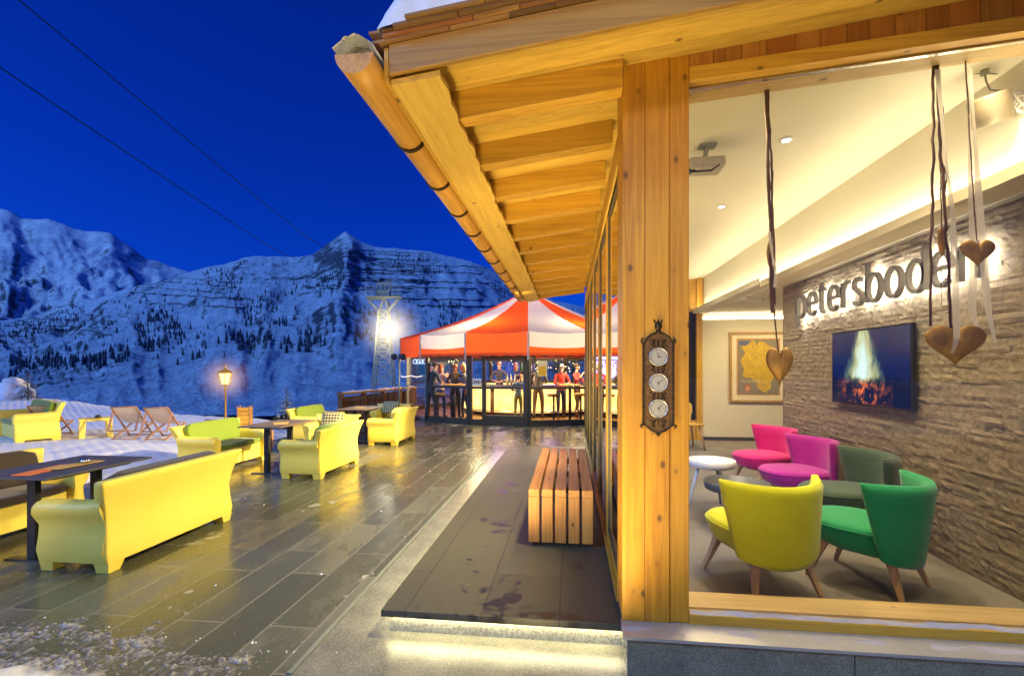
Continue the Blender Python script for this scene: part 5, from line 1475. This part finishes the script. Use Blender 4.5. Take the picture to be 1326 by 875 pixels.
# bar tables and stools
def hi_table(p, label):
    t = thing('bar_table', label, 'bar table', p, 0, 'high bar tables inside the round bar')
    MB().lathe([(.34, 1.06), (.34, 1.09)], n=24).build('top', W['X'], t); MB().tube([(0, 0, .02), (0, 0, 1.06)], .045, 10).build('column', M_black, t); MB().lathe([(.26, 0), (.26, .015), (.05, .03)], n=20).build('foot', M_black, t)
def stool(p, label):
    t = thing('bar_stool', label, 'bar stool', p, 0, 'bar stools inside the round bar')
    MB().lathe([(.19, .74), (.20, .78), (.19, .82), (.001, .825)], n=18).build('seat', M_tan, t); MB().tube([(0, 0, .02), (0, 0, .74)], .03, 8).build('column', M_black, t); MB().lathe([(.22, 0), (.22, .012), (.03, .03)], n=18).build('foot', M_black, t)
    MB().tube([(.16*math.cos(2*math.pi*k/16), .16*math.sin(2*math.pi*k/16), .28) for k in range(16)], .012, 6, closed=True).build('foot_ring', M_steel, t)
def bq(px, dd, z=.031):
    u = (px - 663)/632.0; return Vector((dd*CA*(u-.1187), dd*CA*(1+.1187*u), z))
hi_table(bq(588, 14.75), 'high bar table inside the left glass panel of the bar')
hi_table(bq(738, 14.5), 'high bar table inside the right glass panel of the bar')
stool(bq(717, 14.5), 'bar stool left of the high table behind the right glass panel')
stool(bq(752, 14.9), 'bar stool right of the high table behind the right glass panel')
stool(bq(567, 15.0), 'bar stool at the high table behind the left glass panel')
# fir garlands with small lights hung inside the glass
for k, lab in ((0, 'dark fir garland with tiny lights inside the right bar window'), (15, 'dark fir garland with tiny lights above the glass door of the bar'), (14, 'dark fir garland with tiny lights inside the left bar window')):
    a, d, n, L = EX[k]
    t = thing('fir_garland', lab, 'garland', BC + a - n*.35 + Vector((0, 0, 1.86)))
    m = MB(); lt = MB(); rr = random.Random(50 + k)
    N = 420 if k == 0 else 150
    for i in range(N):
        u = rr.uniform(.25, L - .1); hh = -abs(rr.gauss(0, .20 if k == 0 else .07)); p = d*u + Vector((0, 0, hh)) + n*rr.uniform(-.08, .08)
        q = Vector((rr.uniform(-1, 1), rr.uniform(-1, 1), rr.uniform(-1.2, .5))).normalized()*rr.uniform(.05, .13); w = q.orthogonal().normalized()*.012
        m.add([p, p + q*.6 + w, p + q, p + q*.6 - w], [(0, 1, 2, 3)])
        if i % 14 == 0: lt.ell(p + q*.5, .012, .012, .012, 6, 4)
    m.tube([d*u + Vector((0, 0, -.02)) for u in (.2, L*.5, L - .08)], .015, 5)
    m.build('sprigs', M_needle2, t, fix=False); x = lt.build('fairy_lights', m_emit('fairy_light', (1, .8, .5), 6), t, fix=False); x['kind'] = 'stuff'
# ------------------------------------------------------------------ people in the bar
SKIN = m_plain('skin', (.52, .27, .17), .55, 0, 20, .08)
SHOE = m_plain('dark_shoes', (.02, .018, .016), .5)
def person(label, loc, rz, h, top, legs, hair, pose, long_hair=False):
    t = thing('person', label, 'person', loc, rz, 'people in the round bar')
    k = h / 1.75
    V = []; E = []; RA = []
    def add(p, r, par=None):
        V.append(Vector(p) * k); RA.append((r if isinstance(r, tuple) else (r, r))); i = len(V) - 1
        if par is not None: E.append((par, i))
        return i
    lean = pose.get('lean', 0)
    def L(x, y, z):          # torso leaning about the hips; the figure faces -y
        a = R(lean); dz = z - .95
        return (x, y - math.sin(a)*dz, .95 + math.cos(a)*dz)
    pel = add((0, 0, .95), (.155, .115))
    wa = add(L(0, 0, 1.10), (.14, .10), pel); ch = add(L(0, -.005, 1.28), (.165, .115), wa); nk0 = add(L(0, .01, 1.43), (.10, .075), ch)
    nk = add(L(0, 0, 1.50), (.052, .055), nk0)
    tx = pose.get('turn', 0) * .02
    jaw = add(L(tx, -.02, 1.565), (.062, .075), nk); sk = add(L(tx, -.01, 1.645), (.074, .092), jaw); cr = add(L(tx, 0, 1.72), (.05, .06), sk)
    add(L(tx*1.5, -.115, 1.615), (.013, .016), jaw)
    for s in (-1, 1): add(L(tx + s*.082, .005, 1.625), (.012, .02), sk)
    st = pose.get('step', .06)
    for s in (-1, 1):
        hip = add((s*.095, 0, .88), (.095, .10), pel); kn = add((s*.11, s*st - .03, .50), (.062, .066), hip); an = add((s*.115, s*st*1.5 + .02, .09), (.042, .046), kn)
        he = add((s*.115, s*st*1.5 + .035, .045), (.04, .042), an); add((s*.125, s*st*1.5 - .15, .03), (.04, .028), he)
    hands = []
    for s, arm in ((-1, pose.get('l', 'down')), (1, pose.get('r', 'down'))):
        sh = add(L(s*.175, .01, 1.40), (.062, .062), nk0)
        if arm == 'down': el, wr = (s*.25, .03, 1.13), (s*.26, -.05, .90)
        elif arm == 'table': el, wr = (s*.27, -.09, 1.15), (s*.13, -.30, 1.12)
        elif arm == 'drink': el, wr = (s*.25, -.14, 1.17), (s*.09, -.25, 1.40)
        else: el, wr = (s*.30, -.05, 1.16), (s*.10, -.16, 1.10)
        e = add(L(*el), (.047, .047), sh); w = add(L(*wr), (.031, .027), e)
        d = (V[w] - V[e]).normalized(); pl = add((V[w] + d*.075*k)/k, (.036, .018), w)
        sd = d.cross(Vector((0, 0, 1))); sd = sd.normalized() if sd.length > .1 else Vector((1, 0, 0))
        for q, ln in ((-1.5, .065), (-.5, .08), (.5, .075), (1.5, .058)):
            b = add((V[pl] + (sd*q*.018 + d*.03)*k)/k, .009, pl); add((V[b] + (d*ln*.6 + Vector((0, 0, -.018)))*k)/k, .0085, b)
        th = add((V[w] + (sd*-s*.035 + d*.04)*k)/k, .011, w); add((V[th] + (d*.04 - sd*s*.01)*k)/k, .009, th)
        hands.append(V[w].copy())
    me = bpy.data.meshes.new('tmp'); me.from_pydata(V, E, []); o = bpy.data.objects.new('tmp', me); COL.objects.link(o)
    md = o.modifiers.new('skin', 'SKIN'); md.use_smooth_shade = True; md.branch_smoothing = .6
    sv = me.skin_vertices[0].data if me.skin_vertices else None
    if sv is None:
        bm = bmesh.new(); bm.from_mesh(me); bm.verts.layers.skin.verify(); bm.to_mesh(me); bm.free(); sv = me.skin_vertices[0].data
    for i, r_ in enumerate(RA): sv[i].radius = (r_[0]*k, r_[1]*k); sv[i].use_root = (i == 0)
    o.modifiers.new('sub', 'SUBSURF').levels = 1; o.modifiers['sub'].render_levels = 1
    bpy.context.view_layer.update()
    b = bpy.data.meshes.new_from_object(o.evaluated_get(bpy.context.evaluated_depsgraph_get())); bpy.data.objects.remove(o); bpy.data.meshes.remove(me)
    b.name = 'body'; b.materials.clear()
    for mm in (top, legs, SKIN, SHOE): b.materials.append(mm)
    neck = V[nk]
    for f in b.polygons:
        c = f.center; f.use_smooth = True
        if c.z < .085*k: mi = 3
        elif c.z < .93*k and abs(c.x) < .21*k: mi = 1
        elif c.z > neck.z - .015*k and (c - neck).length < .33*k: mi = 2
        else: mi = 0
        for hnd in hands:
            dd_ = c - hnd
            if dd_.length < .19*k and (abs(c.x) > .2*k or c.y < -.18*k) and (c - V[ch]).length > .22*k:
                el_d = dd_.length
                if el_d < .14*k: mi = 2
        f.material_index = mi
    bo = bpy.data.objects.new('body', b); COL.objects.link(bo); bo.parent = t
    m = MB(); c = V[sk]*.6 + V[cr]*.4
    m.ell(c + Vector((0, .022*k, .018*k)), .088*k, .098*k, .088*k, 14, 10)
    if long_hair: m.ell(c + Vector((0, .07*k, -.11*k)), .085*k, .05*k, .14*k, 12, 8)
    m.v = [(x + .006*fbm(x*40, y*40, z*40, 2), y, z) for x, y, z in m.v]
    m.build('hair', hair, t)
    m = MB()
    for s in (-1, 1): m.ell(V[sk] + Vector((s*.030, -.088, -.008))*k, .011*k, .007*k, .008*k, 8, 6)
    m.build('eyes', M_black, t)
    return t
C_blk = m_fabric('black_jacket', (.02, .02, .024)); C_pink = m_fabric('pale_pink_jacket', (.5, .28, .24)); C_blue = m_fabric('steel_blue_jacket', (.06, .13, .24)); C_olive = m_fabric('olive_trousers', (.12, .15, .02))
C_red = m_fabric('red_jacket', (.60, .03, .02)); C_brn = m_fabric('brown_trousers', (.16, .10, .04)); C_grey = m_fabric('grey_jacket', (.1, .1, .11)); C_nvy = m_fabric('navy_jacket', (.02, .03, .08))
H_dk = m_plain('dark_hair', (.025, .014, .008), .6); H_bl = m_plain('blond_hair', (.42, .24, .08), .6); H_rd = m_plain('auburn_hair', (.3, .08, .02), .6); H_gr = m_plain('grey_hair', (.35, .33, .3), .6)
person('person in a black jacket at the far left inside the left glass panel', bq(558, 14.9), R(140), 1.78, C_blk, C_blk, H_dk, dict(l='table', r='down', lean=12))
person('person in a pale pink jacket behind the left glass panel', bq(570, 15.6), R(160), 1.70, C_pink, C_nvy, H_rd, dict(l='drink', r='table', lean=5), True)
person('person in a black coat bending over the left high table', bq(590, 15.45), R(10), 1.72, C_blk, C_blk, H_rd, dict(l='table', r='table', lean=16))
person('blond person in a dark coat right of the left high table', bq(603, 15.3), R(-70), 1.70, C_grey, C_blk, H_bl, dict(l='table', r='down', lean=8), True)
person('person in a steel blue jacket and olive trousers with their back to the glass door', bq(671, 15.2), R(178), 1.36, C_blue, C_olive, H_dk, dict(l='table', r='table', step=.03))
person('auburn haired bartender in dark clothes behind the counter', bq(647, 17.0), R(-2), 1.80, C_blk, C_blk, H_rd, dict(l='work', r='work', lean=6))
person('person in brown trousers at the counter behind the paper notice', bq(697, 15.4), R(170), 1.74, C_grey, C_brn, H_dk, dict(l='table', r='down'))
person('person in a bright red jacket behind the right glass panel', bq(726, 15.6), R(20), 1.70, C_red, C_nvy, H_gr, dict(l='table', r='table', lean=10))
person('person in a dark red top beyond the right high table', bq(747, 15.7), R(60), 1.72, m_fabric('dark_red_top', (.28, .02, .02)), C_brn, H_dk, dict(l='drink', r='table'))
# ------------------------------------------------------------------ camera, sky, lamps
cam = bpy.data.cameras.new('camera'); co = bpy.data.objects.new('camera', cam); COL.objects.link(co)
cam.sensor_width = 36; cam.lens = 36*632/1326.0; cam.shift_y = 39.5/1326.0; cam.clip_start = .05; cam.clip_end = 12000
co.location = (0, 0, 1.6); co.rotation_euler = (R(90), 0, YAW); SC.camera = co
wd = bpy.data.worlds.new('World'); SC.world = wd; wd.use_nodes = True
nt = wd.node_tree; nt.nodes.clear()
o_ = nt.nodes.new('ShaderNodeOutputWorld'); bg = nt.nodes.new('ShaderNodeBackground'); sky = nt.nodes.new('ShaderNodeTexSky')
sky.sky_type = 'NISHITA'; sky.sun_disc = False; sky.sun_elevation = R(3); sky.sun_rotation = R(-120); sky.altitude = 1700; sky.dust_density = .2; sky.ozone_density = 3
mul = nt.nodes.new('ShaderNodeMixRGB'); mul.blend_type = 'MULTIPLY'; mul.inputs[0].default_value = 1; mul.inputs[2].default_value = (.012, .15, 1.0, 1)
nt.links.new(sky.outputs[0], mul.inputs[1]); nt.links.new(mul.outputs[0], bg.inputs[0]); bg.inputs[1].default_value = .30
nt.links.new(bg.outputs[0], o_.inputs[0])
def lamp(name, typ, loc, energy, col, label=None, aim=None, **kw):
    l = bpy.data.lights.new(name, typ); l.energy = energy; l.color = col
    for k_, v_ in kw.items(): setattr(l, k_, v_)
    o = bpy.data.objects.new(name, l); COL.objects.link(o); o.location = loc
    if aim is not None: o.rotation_euler = (Vector(aim) - Vector(loc)).to_track_quat('-Z', 'Y').to_euler()
    return o
WARM = (1, .70, .30); WARM2 = (1, .80, .45)
lamp('dusk_sun', 'SUN', (0, 0, 50), 2.6, (.23, .49, 1.0), aim=(Vector((0, 0, 50)) + Vector((.62, .55, -.5))), angle=R(12))
# lit lamps of the photograph
lamp('lantern_lamp', 'POINT', (LP.x, LP.y, lz + LH + .12), 420, (1, .58, .2), shadow_soft_size=.05)
lamp('flood_lamp', 'SPOT', FL + Vector((0, -.3, 0)), 26000, (1, .80, .48), aim=(-16, 9, 0), spot_size=R(52), spot_blend=.5, shadow_soft_size=.15)
for x, y in ((1.62, 3.9), (1.60, 5.42), (1.6, 7.0), (1.6, 8.6)):
    lamp('downlight_lamp', 'SPOT', (x, y, zc(x) - .02), 190, (1, .84, .56), aim=(x, y, 0), spot_size=R(125), spot_blend=.7, shadow_soft_size=.04)
lamp('flood_spill', 'POINT', FL + Vector((0, -.6, .3)), 320, (1, .9, .62), shadow_soft_size=.2)
# added fill lamps under the eaves, shining out over the terrace
for y in (3.6, 5.6, 7.6, 9.3):
    lamp('eave_fill', 'SPOT', (0.20, y, 2.78), 570, (1, .84, .44), aim=(-3.0, y - .4, 0), spot_size=R(96), spot_blend=.6, shadow_soft_size=.12)
lamp('snow_fill', 'SPOT', (.18, 8.4, 2.75), 5500, (1, .74, .36), aim=(-8.2, 8.9, 0), spot_size=R(52), spot_blend=.6, shadow_soft_size=.12)  # added fill that warms the snow field, no fixture
lamp('bar_roof_fill', 'SPOT', (.1, 9.85, 2.55), 420, (1, .78, .45), aim=(-1.8, 14, 2.3), spot_size=R(80), spot_blend=.7, shadow_soft_size=.12)  # added fill to warm the tarpaulin roof
# added fill near the ground, without fixtures, washing the eaves
for x_, y_, z_, e_ in ((-.30, 2.0, .05, 150), (-.2, 2.5, .05, 60), (-.55, 3.6, .2, 62), (-.55, 5.0, .2, 66), (-.55, 6.4, .2, 66), (-.55, 7.8, .2, 60)):
    lamp('eave_up_fill', 'SPOT', (x_, y_, z_), e_, (1, .76, .32), aim=(-.30, y_ + 1.2, 3.0), spot_size=R(140), spot_blend=.9, shadow_soft_size=.2)
for x_, e_ in ((-.75, 260), (.05, 200)):
    lamp('deep_eave_fill', 'SPOT', (x_, 2.02, .06), e_, (1, .76, .32), aim=(-.25, 5.6, 3.1), spot_size=R(62), spot_blend=.9, shadow_soft_size=.2)  # added fill reaching the rafters farther back
lamp('rafter_fill', 'SPOT', (-.35, -2.0, .5), 450, (1, .76, .34), aim=(-.1, 3.6, 3.1), spot_size=R(58), spot_blend=.8, shadow_soft_size=.25)  # added fill behind the camera for the rafter faces
lamp('cladding_fill', 'SPOT', (.92, .9, .1), 60, (1, .74, .30), aim=(1.5, 2.7, 3.1), spot_size=R(120), spot_blend=.8, shadow_soft_size=.15)  # added unseen fill for the cladding over the window
for y_ in (2.9, 4.6, 6.6, 8.4):
    lamp('side_wall_fill', 'SPOT', (-1.46, y_, .05), 90, (1, .78, .34), aim=(.3, y_ + .3, 1.7), spot_size=R(80), spot_blend=.8, shadow_soft_size=.1)  # added fill brightening the glazed side wall
for x_ in (3.3, 4.3):
    lamp('niche_fill', 'SPOT', (x_, 8.9, 2.70), 110, WARM2, aim=(x_, 10.2, .9), spot_size=R(120), spot_blend=.8, shadow_soft_size=.05)  # added fill to brighten the back wall and map
# added fill lamps, one behind the camera, the rest inside the lounge window
lamp('front_fill', 'SPOT', (.6, -4.0, 4.3), 430, (1, .76, .38), aim=(1.4, 3, 1.2), spot_size=R(90), spot_blend=.6, shadow_soft_size=.4)
for x_ in (.95, 1.75, 2.35):
    lamp('window_fill', 'SPOT', (x_, 3.02, zc(x_) - .03), 75, WARM2, aim=(x_, 3.5, 0), spot_size=R(140), spot_blend=.8, shadow_soft_size=.08)
lamp('far_left_fill', 'SPOT', (-.8, -3.5, 3.6), 3600, (1, .76, .42), aim=(-11.5, 9.5, .2), spot_size=R(40), spot_blend=.7, shadow_soft_size=.3)  # added fill from behind the camera, warming the far-left sofa and snow
# bar interior
lamp('bar_lamp', 'POINT', BC + Vector((-1.2, -2.8, 2.3)), 330, WARM2, shadow_soft_size=.15)
lamp('bar_lamp', 'POINT', BC + Vector((1.8, -2.6, 2.3)), 330, WARM2, shadow_soft_size=.15)
lamp('bar_lamp', 'POINT', BC + Vector((0, 0, 2.9)), 240, (1, .6, .3), shadow_soft_size=.2)
lamp('bar_purple', 'POINT', BC + Vector((-.8, -1.4, 2.1)), 55, (.35, .2, 1), shadow_soft_size=.45)
lamp('bar_purple', 'POINT', BC + Vector((.9, -1.0, 1.7)), 60, (.3, .2, 1), shadow_soft_size=.45)
SC.view_settings.view_transform = 'Standard'; SC.view_settings.look = 'None'; SC.view_settings.exposure = 0; SC.view_settings.gamma = 1
SC.render.engine = 'CYCLES'
cy = SC.cycles; cy.use_denoising = True; cy.max_bounces = 7; cy.diffuse_bounces = 3; cy.glossy_bounces = 4; cy.transparent_max_bounces = 12; cy.transmission_bounces = 4
cy.sample_clamp_indirect = 6; cy.caustics_reflective = False; cy.caustics_refractive = False; cy.use_adaptive_sampling = True
try: cy.denoiser = 'OPENIMAGEDENOISE'; cy.denoising_input_passes = 'RGB_ALBEDO_NORMAL'
except Exception: pass
